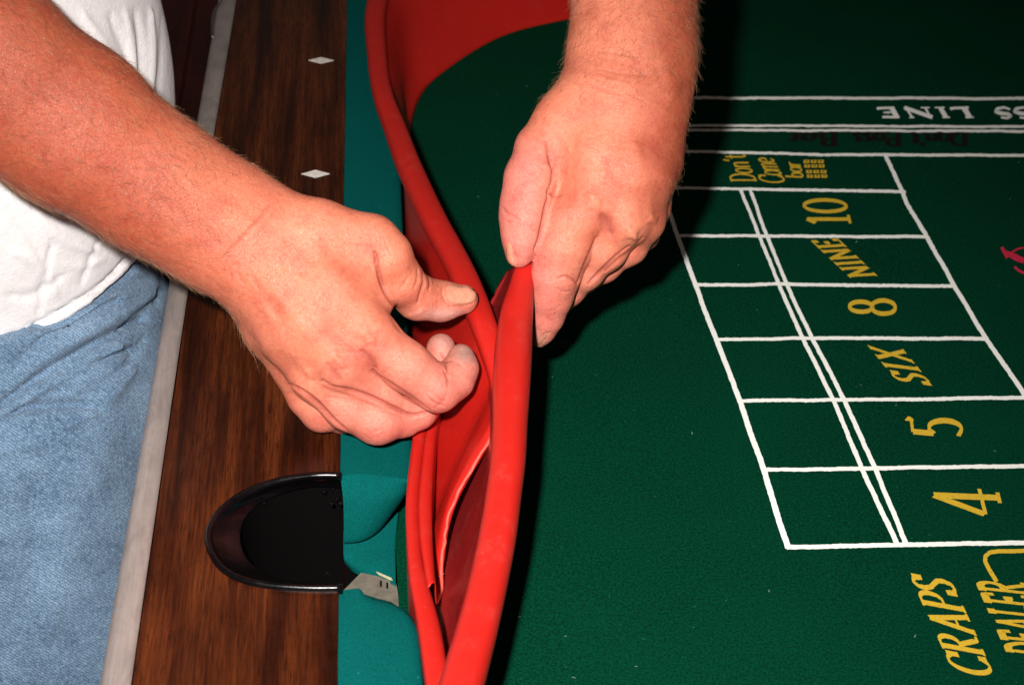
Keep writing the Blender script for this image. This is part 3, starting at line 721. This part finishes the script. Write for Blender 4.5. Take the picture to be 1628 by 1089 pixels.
for k_, dd in (('m3', .003), ('m4', .009), ('m5', .017), ('mid', .007), ('rng', .009), ('pin', .015)):
    A1[k_] = [(c + (ray(*project(c)[:2]) * dd * min(1, .35 + .65 * i / (len(A1[k_]) - 1))).astype(np.float32), r * (1 + dd)) for i, (c, r) in enumerate(A1[k_])]
def arm1(P):
    s = 1.22; d = chain(P, A1['fore'], .02, 1.25)
    d = smin(d, chain(P, A1['wrist'], .01, 1.25), .02)
    for k in ('m2', 'm3', 'm4', 'm5', 'th0', 'web', 'palm'):
        d = smin(d, chain(P, A1[k], .008, 1.0 if k != 'web' else 1.15), .011)
    F_ = None
    for k in ('idx', 'mid', 'rng', 'pin'):
        c = chain(P, A1[k], .0045); F_ = c if F_ is None else smin(F_, c, .0014)
    d = smin(d, F_, .006)
    return smin(d, chain(P, A1['thumb'], .006), .0035)
# ---- left arm (from the top)
A2 = dict(
    fore=[J(1010, -420, 1.075, 118), J(1009, -200, 1.05, 104), J(1009, -40, 1.03, 92), J(1007, 60, 1.018, 89), J(1004, 125, 1.008, 90)],
    palm0=[J(1000, 120, 1.008, 90), J(985, 200, 1.000, 96)],
    m2=[J(955, 170, .998, 62), J(948, 250, .988, 52), J(943, 318, .984, 43)],
    m3=[J(990, 170, .996, 60), J(990, 270, .982, 48), J(993, 350, .986, 38)],
    m4=[J(1020, 180, 1.0, 58), J(1022, 280, .990, 46), J(1022, 352, .998, 33)],
    m5=[J(1032, 180, 1.01, 55), J(1036, 260, 1.005, 44), J(1034, 330, 1.012, 30)],
    th0=[J(945, 150, 1.002, 50), J(900, 195, .998, 48), J(860, 238, .995, 42)],
    web=[J(930, 200, 1.005, 55), J(908, 270, 1.003, 50), J(900, 318, 1.0, 34)],
    thumb=[J(862, 238, .994, 42), J(845, 285, .990, 41), J(837, 325, .988, 39), J(834, 352, .987, 37), J(830, 382, .988, 29), J(825, 406, .990, 20)],
    idx=[J(940, 320, .985, 42), J(912, 352, .988, 42), J(898, 392, .991, 43), J(884, 437, .997, 37), J(877, 472, 1.004, 31), J(870, 505, 1.011, 24), J(863, 528, 1.017, 16), J(857, 540, 1.021, 12)],
    mid=[J(992, 350, .987, 37), J(962, 395, .998, 34), J(932, 432, 1.008, 26), J(908, 462, 1.02, 20), J(880, 500, 1.035, 16)],
    rng=[J(1022, 352, .999, 32), J(1000, 392, 1.010, 27), J(962, 425, 1.02, 21), J(915, 460, 1.04, 18)],
    pin=[J(1034, 330, 1.013, 29), J(1022, 372, 1.02, 24), J(990, 405, 1.032, 20), J(940, 440, 1.05, 17)],
)
def arm2(P):
    d = chain(P, A2['fore'], .02, 1.25)
    d = smin(d, chain(P, A2['palm0'], .01, 1.5), .02)
    for k in ('m2', 'm3', 'm4', 'm5', 'th0', 'web'):
        d = smin(d, chain(P, A2[k], .008), .011)
    F_ = None
    for k in ('idx', 'mid', 'rng', 'pin'):
        c = chain(P, A2[k], .006); F_ = c if F_ is None else smin(F_, c, .0014)
    d = smin(d, F_, .006)
    return smin(d, chain(P, A2['thumb'], .006), .003)
H_SKIN = .0009
def arm_mesh(fn, A_, strokes, cut):
    pts = np.array([c for js in A_.values() for c, r in js]); rr = max(r for js in A_.values() for c, r in js)
    V, Q = surface(fn, pts.min(0) - rr, pts.max(0) + rr, H_SKIN)
    V = relax(V, Q, 1, .5)
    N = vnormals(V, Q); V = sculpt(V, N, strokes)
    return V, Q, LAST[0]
S1 = [  # traced creases, tendons, knuckles of the right hand
    ([(432, 322), (415, 345), (392, 370), (370, 395), (352, 412)], 1.9, -.0011), ([(440, 330), (425, 352), (405, 375)], 1.8, -.0006),
    ([(378, 418), (380, 440), (388, 452)], 2, -.0005), ([(365, 425), (368, 445)], 2, -.0004),
    ([(596, 402), (600, 425), (607, 448), (618, 472), (632, 492)], 3.2, -.0022), ([(584, 392), (594, 402), (599, 415)], 9, -.0010),
    ([(604, 384), (608, 398), (616, 410)], 2, -.0003), ([(612, 382), (617, 396), (624, 406)], 2, -.0003), ([(598, 380), (601, 392), (605, 404)], 2, -.0003),
    ([(673, 432), (674, 450), (668, 470), (664, 482)], 2.4, -.0016), ([(680, 436), (684, 450), (682, 462)], 2.0, -.0011), ([(664, 428), (664, 444), (658, 460)], 2, -.0008),
    ([(688, 442), (690, 452)], 2, -.0006), ([(650, 440), (642, 452), (634, 462)], 2, -.0005), ([(676, 440), (677, 455)], 5, .0006),
    ([(592, 590), (606, 602), (630, 618), (655, 635), (682, 652)], 3.6, -.0019),
    ([(512, 606), (530, 616), (556, 621), (590, 632), (625, 648), (655, 660), (680, 655)], 3.6, -.0019),
    ([(462, 612), (480, 622), (505, 642), (530, 668), (550, 684)], 3.6, -.0019),
    ([(520, 632), (545, 634), (575, 640), (610, 652), (640, 662)], 2.4, -.0008),
    ([(575, 560), (588, 572), (596, 586)], 9, -.0013), ([(520, 580), (528, 592), (540, 604)], 9, -.0010),
    ([(586, 535), (592, 542)], 13, .0016), ([(536, 572), (544, 580)], 12, .0013), ([(492, 590), (500, 598)], 11, .0010),
    ([(440, 470), (490, 520), (535, 570)], 15, .0010), ([(470, 440), (530, 490), (580, 532)], 16, .0009), ([(425, 495), (455, 545), (490, 592)], 14, .0009),
    ([(470, 480), (510, 520), (560, 560)], 9, -.0005), ([(400, 440), (440, 500), (470, 560)], 8, -.0005),
    ([(678, 628), (690, 640), (706, 646)], 2, -.0006), ([(684, 622), (694, 632), (708, 638)], 2, -.0005), ([(690, 648), (704, 640), (708, 628)], 2, -.0006),
    ([(706, 588), (712, 600), (712, 612)], 2.2, -.0010), ([(706, 573), (722, 574), (735, 582)], 2.2, -.0006), ([(700, 560), (708, 572), (712, 592)], 2.2, -.0012),
    ([(592, 688), (600, 684), (608, 682)], 1.8, -.0005), ([(640, 505), (660, 500), (675, 492)], 4, .0004),
    ([(620, 500), (632, 520), (638, 528)], 3, -.0006), ([(704, 452), (703, 465), (707, 478), (714, 486)], 2.0, -.0007), ([(714, 487), (735, 486), (752, 481)], 1.8, -.0006),
    ([(470, 360), (520, 372), (570, 385)], 10, .0006), ([(300, 290), (360, 330), (400, 355)], 12, .0007), ([(250, 320), (320, 365), (350, 390)], 14, -.0005),
]
for k in range(26):     # fine skin folds over the back of the hand
    cx_, cy_ = 400 + 170 * rng.random(), 330 + 190 * rng.random(); a = rng.normal(-.95, .25); L_ = 8 + 14 * rng.random()
    S1.append(([(cx_ - L_ * math.cos(a), cy_ - L_ * math.sin(a)), (cx_ + 2 * rng.normal(), cy_ + 2 * rng.normal()), (cx_ + L_ * math.cos(a), cy_ + L_ * math.sin(a))], 1.8, -.00016))
S2 = [
    ([(868, 225), (872, 245), (876, 262), (880, 280), (874, 300)], 3, -.0016), ([(866, 262), (876, 268), (884, 276)], 5, .0008), ([(886, 250), (882, 268), (878, 285)], 2, -.0008),
    ([(871, 303), (872, 315), (868, 330), (864, 352), (858, 378), (850, 398)], 2.8, -.0020), ([(870, 306), (880, 311), (892, 311)], 2.2, -.0012),
    ([(948, 378), (940, 400), (930, 425), (919, 450)], 3.0, -.0016), ([(1000, 392), (978, 410), (955, 432), (935, 452)], 3, -.0016), ([(1022, 378), (1005, 398), (985, 412), (962, 432)], 3, -.0012),
    ([(938, 312), (950, 330)], 14, .0013), ([(1000, 364), (1008, 376)], 11, .0022), ([(1036, 345), (1040, 352)], 9, .0012),
    ([(958, 345), (965, 355), (970, 372)], 12, -.0015), ([(925, 220), (935, 270), (943, 315)], 16, .0008), ([(960, 250), (972, 300), (980, 335)], 12, -.0006), ([(1010, 230), (1022, 290), (1034, 335)], 16, .0007),
    ([(885, 444), (898, 440), (912, 446), (918, 452)], 2.2, -.0012), ([(884, 458), (896, 464), (908, 463)], 2.0, -.0006),
    ([(800, 336), (812, 342), (826, 350)], 2, -.0007), ([(798, 330), (806, 338)], 2, -.0006), ([(803, 352), (815, 354)], 2, -.0003),
    ([(852, 546), (862, 535), (874, 528)], 1.8, -.0007), ([(816, 392), (818, 402), (822, 416)], 2, -.0007), ([(870, 495), (882, 492), (890, 486)], 2.5, -.0003),
    ([(955, 82), (985, 86), (1015, 92)], 3, -.0005), ([(948, 120), (970, 128), (1000, 134)], 4, .0005), ([(960, 112), (990, 118), (1030, 120)], 3, -.0004), ([(930, 128), (950, 140), (985, 150)], 3, -.0004),
    ([(870, 190), (895, 215), (905, 240)], 8, .0006), ([(1060, 120), (1068, 150)], 22, .0016),
]
for k in range(22):
    cx_, cy_ = 920 + 120 * rng.random(), 110 + 180 * rng.random(); a = rng.normal(.25, .35); L_ = 8 + 14 * rng.random()
    S2.append(([(cx_ - L_ * math.cos(a), cy_ - L_ * math.sin(a)), (cx_ + 2 * rng.normal(), cy_ + 2 * rng.normal()), (cx_ + L_ * math.cos(a), cy_ + L_ * math.sin(a))], 1.8, -.00016))
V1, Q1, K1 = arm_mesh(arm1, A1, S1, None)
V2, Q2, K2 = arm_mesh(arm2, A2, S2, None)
print('arms', len(V1), len(V2), round(time.time() - T0, 1))
f32 = lambda *a: np.array(a, np.float32)
# ---- upper arms and trunk (under the shirt, mostly outside the picture)
EL1, SH1 = A1['fore'][0][0], f32(-.42, -.01, .54); EL2, SH2 = A2['fore'][0][0] + f32(-.004, .05, .05), f32(-.33, .31, .54)
TB, TM, TT = f32(-.388, .125, -.02), f32(-.384, .135, .16), f32(-.365, .15, .44)
def trunk(P):
    d = smin(cap(P, EL1, SH1, .043, .052), cap(P, A2['fore'][0][0], EL2, .044, .044), .01)
    d = smin(d, cap(P, EL2, SH2, .043, .052), .02)
    t = smin(cap(P, TB, TM, .128, .130), cap(P, TM, TT, .130, .125), .05)
    t = smin(t, cap(P, SH1 + f32(.02, .05, 0), SH2 + f32(-.02, -.05, 0), .062, .062), .06)
    t = smin(t, cap(P, TT, f32(-.35, .15, .66), .05, .048), .04)
    return smin(d, t, .03)
V3, Q3 = surface(trunk, (-.60, -.20, -.17), (.17, .48, .70), .006)
def tone(V, which):
    x, y, _ = project(V); n_ = len(V)
    if which == 1:
        tan = np.clip((470 - x) / 260, 0, 1)
        pink = np.clip((x * .6 + y * .8 - 760) / 200, 0, 1)
    elif which == 2:
        tan = np.clip((x - 985) / 90, 0, 1) * np.clip((430 - y) / 150, 0, 1); pink = np.clip((905 - x) / 70, 0, 1) * np.clip((y - 190) / 60, 0, 1) + .5 * np.clip((y - 380) / 80, 0, 1)
    else: tan = np.ones(n_); pink = np.zeros(n_)
    base = np.array((.57, .178, .107)); T_ = np.array((.36, .080, .040)); Pk = np.array((.60, .188, .148))
    c = base + np.clip(tan, 0, 1)[:, None] * (T_ - base); c = c + np.clip(pink, 0, 1)[:, None] * (Pk - c)
    def dab(c, w, col): return c + w[:, None] * (np.array(col) - c)
    red = (.48, .10, .075)
    if which == 1:
        for bx in ((582, 560, 22, 16, .5), (458, 462, 14, 10, .35), (700, 640, 18, 12, .45), (600, 400, 16, 20, .15), (520, 590, 30, 14, .3), (600, 690, 50, 12, .3), (510, 670, 20, 14, .4), (660, 470, 20, 16, .3), (375, 425, 14, 22, .25), (200, 240, 60, 30, .2), (450, 590, 16, 20, .3)):
            c = dab(c, bx[4] * blob(x, y, *bx[:4]), red)
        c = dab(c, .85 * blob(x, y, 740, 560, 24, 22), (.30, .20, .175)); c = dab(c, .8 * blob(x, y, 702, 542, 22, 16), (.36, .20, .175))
        c = dab(c, .65 * blob(x, y, 705, 500, 40, 10), (.58, .38, .34))
    elif which == 2:
        for bx in ((950, 345, 22, 14, .55), (985, 372, 20, 12, .4), (1012, 102, 8, 5, .7), (820, 325, 18, 20, .4), (815, 250, 24, 24, .25), (875, 480, 18, 14, .4), (1040, 230, 18, 90, .25), (900, 330, 30, 20, .25)):
            c = dab(c, bx[4] * blob(x, y, *bx[:4]), red)
        c = dab(c, .3 * blob(x, y, 942, 322, 14, 12), (.66, .33, .20)); c = dab(c, .3 * blob(x, y, 1004, 374, 14, 12), (.66, .32, .19))  # first two dabs: knuckle highlights painted into the skin colour
        c = dab(c, .5 * blob(x, y, 858, 545, 12, 12), (.58, .34, .27)); c = dab(c, .4 * blob(x, y, 815, 415, 14, 14), (.60, .32, .24))
    return c
def fold_shade_tint(c, k): return c + .75 * k[:, None] * (np.array((.30, .065, .045)) - c)  # crease shade painted into the skin colour, along with redder fold pigment
def raw_mesh(name, parts, material, parent=None, tones=None):
    V = np.concatenate([p[0] for p in parts]); off = 0; Qs = []
    for p in parts: Qs.append(p[1] + off); off += len(p[0])
    Q = np.concatenate(Qs)
    me = bpy.data.meshes.new(name); me.vertices.add(len(V)); me.vertices.foreach_set('co', V.astype(np.float32).ravel())
    me.loops.add(Q.size); me.loops.foreach_set('vertex_index', Q.astype(np.int32).ravel())
    me.polygons.add(len(Q)); me.polygons.foreach_set('loop_start', np.arange(0, Q.size, 4, dtype=np.int32))
    me.polygons.foreach_set('use_smooth', np.ones(len(Q), bool)); me.update(calc_edges=True)
    me.materials.append(material)
    if tones is not None:
        a = me.color_attributes.new('tone', 'FLOAT_COLOR', 'POINT'); c = np.ones((len(V), 4), np.float32); c[:, :3] = np.concatenate(tones); a.data.foreach_set('color', c.ravel())
    o = bpy.data.objects.new(name, me); COL.objects.link(o)
    if parent is not None: o.parent = parent
    return o
person = raw_mesh('person', [(V1, Q1), (V2, Q2), (V3, Q3)], M_SKIN, None, [fold_shade_tint(tone(V1, 1), K1), fold_shade_tint(tone(V2, 2), K2), tone(V3, 3)])
person['label'] = 'person in white shirt and blue jeans pinching the red rubber strips with both bare hands'
person['category'] = 'person'

# ---- shirt and jeans
def land(fn, px, py, d0):
    p0, r_ = CAM.copy(), ray(px, py); L_ = np.linalg.norm(r_); t = d0
    for _ in range(60):
        s = float(fn((p0 + r_ * t)[None].astype(np.float32))[0]); t += s / L_ * .7
        if abs(s) < 2e-5: return p0 + r_ * t
    return None
def fabric(name, c0, c1, sc, dist, rough=.9, weave=None):
    m, nt, b = mat(name); v = coords(nt); a = noise(nt, v, sc, 4, .7); l = noise(nt, v, 26, 5, .7)
    col = ramp(nt, a, [(.3, c0), (.7, c1)]); col = mix(nt, ramp(nt, l, [(.38, (0, 0, 0)), (.68, (.6,) * 3)]), col, tuple(min(.8, 1.35 * k) for k in c1))
    h = a
    if weave:
        w = nd(nt, 'ShaderNodeTexWave', Scale=weave, Distortion=7.0, Detail=3.0); w.bands_direction = 'DIAGONAL'; w.inputs['Detail Scale'].default_value = 3.0; nt.links.new(v, w.inputs['Vector'])
        col = mix(nt, ramp(nt, w.outputs[0], [(.15, (.62,) * 3), (.6, (0, 0, 0))]), col, c0); h = w.outputs[0]
    nt.links.new(col, b.inputs['Base Color']); b.inputs['Roughness'].default_value = rough; b.inputs['Specular IOR Level'].default_value = .12
    b.inputs['Sheen Weight'].default_value = .15
    p = bump(nt, b, l, .35, .004); bump(nt, b, h, .5, dist, p); return m
M_SHIRT = fabric('white_cotton', (.64, .61, .62), (.78, .755, .765), 700, .0005)
M_DENIM = fabric('washed_denim', (.030, .070, .140), (.21, .32, .445), 400, .0012, weave=210)
def shirt_d(P):
    t = smin(cap(P, TB - f32(0, 0, .1), TM, .147, .147), cap(P, TM, TT, .147, .138), .05)
    t = smin(t, cap(P, SH1 + f32(.02, .05, 0), SH2 + f32(-.02, -.05, 0), .074, .074), .06)
    e = SH1 * .5 + EL1 * .5; e2 = SH2 * .55 + EL2 * .45
    sl = smin(cap(P, e, SH1, .075, .078), cap(P, e2, SH2, .075, .078), .01)
    ca = (e - SH1) / np.linalg.norm(e - SH1); cb = (e2 - SH2) / np.linalg.norm(e2 - SH2)
    sl = np.maximum(sl, np.minimum(np.maximum((P - e) @ ca, -(P - e) @ ca - .3), 9)); 
    sl2 = (P - e2) @ cb
    sl = np.where(np.linalg.norm(P - e2, axis=1) < .12, np.maximum(sl, sl2), sl)
    t = smin(t, sl, .03)
    if HEM is not None:
        hem = np.interp(np.arctan2(P[:, 1] - TB[1], P[:, 0] - TB[0]), HEM[0], HEM[1])
    else: hem = np.full(len(P), -1.0)
    t = t + .0022 * np.sin(P[:, 1] * 60 + P[:, 2] * 14 + 3 * np.sin(P[:, 0] * 14)) * np.clip((P[:, 2] - .02) * 8, 0, 1)
    t = np.maximum(t, hem - P[:, 2])
    neck = np.linalg.norm(P - f32(-.36, .15, .56), axis=1) - .075
    return np.maximum(t, -neck)
HEM = None
hp = []
for q in ((14, 560), (60, 532), (110, 508), (160, 470), (195, 440), (215, 420), (229, 400)):
    for dx in (0, -4, -8, -14, -22, -30):
        p = land(shirt_d, q[0] + dx, q[1], .75)
        if p is not None: break
    if p is not None: hp.append((math.atan2(p[1] - TB[1], p[0] - TB[0]), p[2]))
hp.sort(); print('hem', [(round(a, 2), round(b, 3)) for a, b in hp])
HEM = (np.array([-math.pi, hp[0][0] - .5] + [h[0] for h in hp] + [hp[-1][0] + .6, math.pi]), np.array([.03, hp[0][1]] + [h[1] for h in hp] + [.03, .03]))
SH = [([(14, 535), (60, 515), (110, 488), (160, 455), (195, 418), (215, 388)], 3.2, -.0032), ([(14, 548), (70, 522), (130, 486), (180, 446), (225, 396)], 6, .0010),
      ([(85, 385), (72, 440), (62, 500)], 5, -.0016), ([(160, 380), (145, 410), (128, 455)], 4, -.0014), ([(60, 340), (100, 380), (150, 400)], 9, .0018), ([(20, 400), (60, 420), (90, 470)], 9, .0016),
      ([(175, 25), (190, 60), (205, 100)], 7, -.0018), ([(215, 20), (222, 60), (225, 120), (232, 160)], 6, -.0020), ([(240, 20), (243, 80), (240, 150)], 6, .0018), ([(130, 20), (165, 70), (200, 130)], 7, .0018), ([(200, 20), (212, 80), (215, 140)], 6, .0014), ([(258, 20), (256, 90), (250, 160)], 5, -.0010),
      ([(120, 360), (150, 390), (200, 395)], 6, -.0010), ([(14, 470), (50, 470), (100, 440)], 7, -.0014), ([(14, 330), (50, 380), (70, 420)], 6, -.0012), ([(100, 420), (130, 425), (170, 410)], 5, .0010)]
V, Q = surface(shirt_d, (-.62, -.17, -.01), (-.15, .45, .66), .0030)
V = relax(V, Q, 1, .4); V = sculpt(V, vnormals(V, Q), SH)
raw_mesh('shirt', [(V, Q)], M_SHIRT, person)
def jeans_d(P):
    t = cap(P, f32(-.380, .12, -.06), f32(-.385, .125, .065), .147, .144)
    t = smin(t, cap(P, f32(-.352, .05, -.06), f32(-.340, -.11, -.46), .116, .082), .06)
    t = smin(t, cap(P, f32(-.41, .20, -.06), f32(-.42, .22, -.46), .10, .08), .03)
    t = smin(t, cap(P, f32(-.340, -.11, -.46), f32(-.36, .02, -.79), .082, .07), .04)
    t = smin(t, cap(P, f32(-.42, .22, -.46), f32(-.43, .20, -.79), .08, .07), .04)
    t = np.maximum(t, P[:, 2] - .060)
    return t
JS = [([(0, 646), (60, 602), (120, 566), (180, 532), (232, 508)], 9, -.0065), ([(0, 672), (60, 636), (120, 600), (180, 566), (210, 556)], 9, -.0062), ([(14, 662), (50, 650), (110, 646), (160, 648)], 8, -.0060), ([(190, 478), (150, 498), (100, 520), (60, 545)], 10, -.0060), ([(262, 460), (235, 492), (200, 520)], 9, -.0045), ([(210, 590), (160, 640), (100, 680)], 12, .0035), ([(230, 540), (190, 590), (130, 625)], 8, -.0030), ([(0, 650), (60, 605), (120, 570), (180, 535), (235, 508)], 7, -.0042), ([(0, 670), (70, 625), (130, 590), (190, 552)], 8, .0040), ([(0, 640), (60, 610), (140, 578), (200, 562)], 5, -.0038), ([(60, 520), (110, 498), (160, 470)], 10, -.0030),
      ([(80, 560), (140, 530), (200, 495), (250, 470)], 10, .0032), ([(0, 665), (50, 650), (110, 640), (170, 645)], 6, -.0028), ([(150, 470), (200, 450), (240, 440)], 8, -.0022), ([(160, 540), (215, 520), (255, 512)], 7, .0022),
      ([(20, 580), (45, 560), (75, 545)], 8, -.0024), ([(0, 720), (60, 700), (130, 700)], 16, .0022), ([(190, 560), (150, 700), (110, 850), (80, 1000)], 40, .0022), ([(60, 760), (50, 860), (30, 980)], 26, -.0022), ([(250, 420), (258, 450), (252, 490)], 5, -.0020)]
V, Q = surface(jeans_d, (-.57, -.24, -.80), (-.21, .34, .08), .0027)
V = relax(V, Q, 1, .4); V = sculpt(V, vnormals(V, Q), JS)
raw_mesh('jeans', [(V, Q)], M_DENIM, person)
print('clothes', round(time.time() - T0, 1))

# ---- nails, laid on the skin by marching onto the distance field
def nail(fn, outline_a, outline_b, d0, name='fingernail', lift=.0004, n_=14, m_=9, m=None):
    """outline_a / outline_b: the two long sides of the nail from cuticle to tip, traced"""
    A_ = catmull(np.array([(a, b, 0) for a, b in outline_a], float), n_)[:, :2]; B_ = catmull(np.array([(a, b, 0) for a, b in outline_b], float), n_)[:, :2]
    V_ = []
    for i in range(n_):
        for j in range(m_):
            t = j / (m_ - 1); q = A_[i] * (1 - t) + B_[i] * t
            p = land(fn, q[0], q[1], d0); e = 1e-4
            if p is None:      # past the edge of the finger: keep the neighbouring point
                V_.append(V_[-1] if V_ else np.array(PD(q[0], q[1], d0 + .05))); continue
            g = np.array([float(fn((p + e * np.eye(3)[k])[None].astype(np.float32))[0]) - float(fn((p - e * np.eye(3)[k])[None].astype(np.float32))[0]) for k in range(3)]); g /= np.linalg.norm(g) + 1e-12
            s = i / (n_ - 1); w_ = min(1, 4 * min(t, 1 - t) + .15) * min(1, s * 4 + .0)
            V_.append(p + g * (lift * w_ - .0001))
    o = mesh_obj(name, V_, grid_faces(n_, m_), m or M_NAIL, person, smooth=True); solid(o, .0005, -1); return o
nail(arm1, [(706, 453), (722, 451), (742, 453), (755, 459), (760, 466)], [(708, 475), (720, 483), (738, 484), (752, 480), (760, 472)], .95).__setitem__('label', 'pale thumbnail of the right hand')
nail(arm2, [(806, 385), (805, 396), (805, 410), (808, 421), (812, 427)], [(812, 384), (814, 396), (815, 408), (818, 419), (820, 426)], .94).__setitem__('label', 'thumbnail of the left hand')
nail(arm2, [(866, 531), (861, 538), (856, 544), (853, 548)], [(870, 530), (868, 536), (864, 542), (859, 547)], .98, lift=.0004, m=M_NAILD)

# ---- arm hair: short tapering strands rooted in the skin
def hair(name, V, Q, n_, region, dirpx, length, rad, material, lay_=.35, jit=.5):
    N = vnormals(V, Q); x, y, dep = project(V)
    w_ = region(x, y, N); w_ = w_ / w_.sum()
    ids = rng.choice(len(V), n_, p=w_)
    VV, FF = [], []
    for i in ids:
        p = V[i]; nn = N[i]
        q = PD(x[i] + dirpx[0], y[i] + dirpx[1], dep[i]) - PD(x[i], y[i], dep[i])
        t = q + rng.normal(0, jit, 3) * np.linalg.norm(q); t = t - nn * (t @ nn); t /= np.linalg.norm(t) + 1e-9
        t = t + nn * (lay_ * (.4 + rng.random())); t /= np.linalg.norm(t)
        L_ = length * (.5 + .8 * rng.random()); curl = rng.normal(0, .5, 3); b0 = len(VV)
        s_ = np.cross(t, nn); s_ /= np.linalg.norm(s_) + 1e-9; s2 = np.cross(t, s_)
        for k in range(5):
            f_ = k / 4; c_ = p - nn * .0003 + t * L_ * f_ - nn * L_ * .22 * f_ * f_ + curl * L_ * .35 * f_ * f_
            r_ = rad * (1 - .75 * f_)
            for a in (0, 2.094, 4.189): VV.append(c_ + (s_ * math.cos(a) + s2 * math.sin(a)) * r_)
        for k in range(4):
            for a in range(3): FF.append((b0 + 3 * k + a, b0 + 3 * k + (a + 1) % 3, b0 + 3 * k + 3 + (a + 1) % 3, b0 + 3 * k + 3 + a))
    return raw_mesh(name, [(np.array(VV), np.array(FF))], material, person)
C_ = lambda a: np.clip(a, 0, 1)
side = lambda x, y, N: 1.0 + 0 * x
h1 = hair('arm_hair', V1, Q1, 3400, lambda x, y, N: C_((430 - x) / 130) * (x > -60) * 1.0 * (C_(-(N @ VW) + .9) + .05), (30, 22), .010, .000055, M_HAIR)
h2 = hair('arm_hair', V1, Q1, 3000, lambda x, y, N: C_((450 - x) / 130) * (x > -60) * (C_(-(N @ VW) + .8)), (30, 22), .009, .00006, M_HAIRL)
h3 = hair('arm_hair', V2, Q2, 1500, lambda x, y, N: C_((175 - y) / 70) * (y > -60) * C_(-(N @ VW) + .8), (-6, 30), .0075, .00006, M_HAIR, .4, .8)
h4 = hair('arm_hair', V2, Q2, 1500, lambda x, y, N: (C_((190 - y) / 70) + .25 * C_((x - 1040) / 30)) * (y > -60) * C_(-(N @ VW) + .8), (6, 30), .008, .00005, M_HAIRL, .5, .8)
h5 = hair('arm_hair', V1, Q1, 260, lambda x, y, N: C_((x - 380) / 60) * C_((560 - x) / 60) * C_((480 - y) / 40), (20, 30), .006, .00004, M_HAIR, .2)
for o in (h1, h2, h3, h4, h5): o['kind'] = 'stuff'
print('script seconds', round(time.time() - T0, 1))
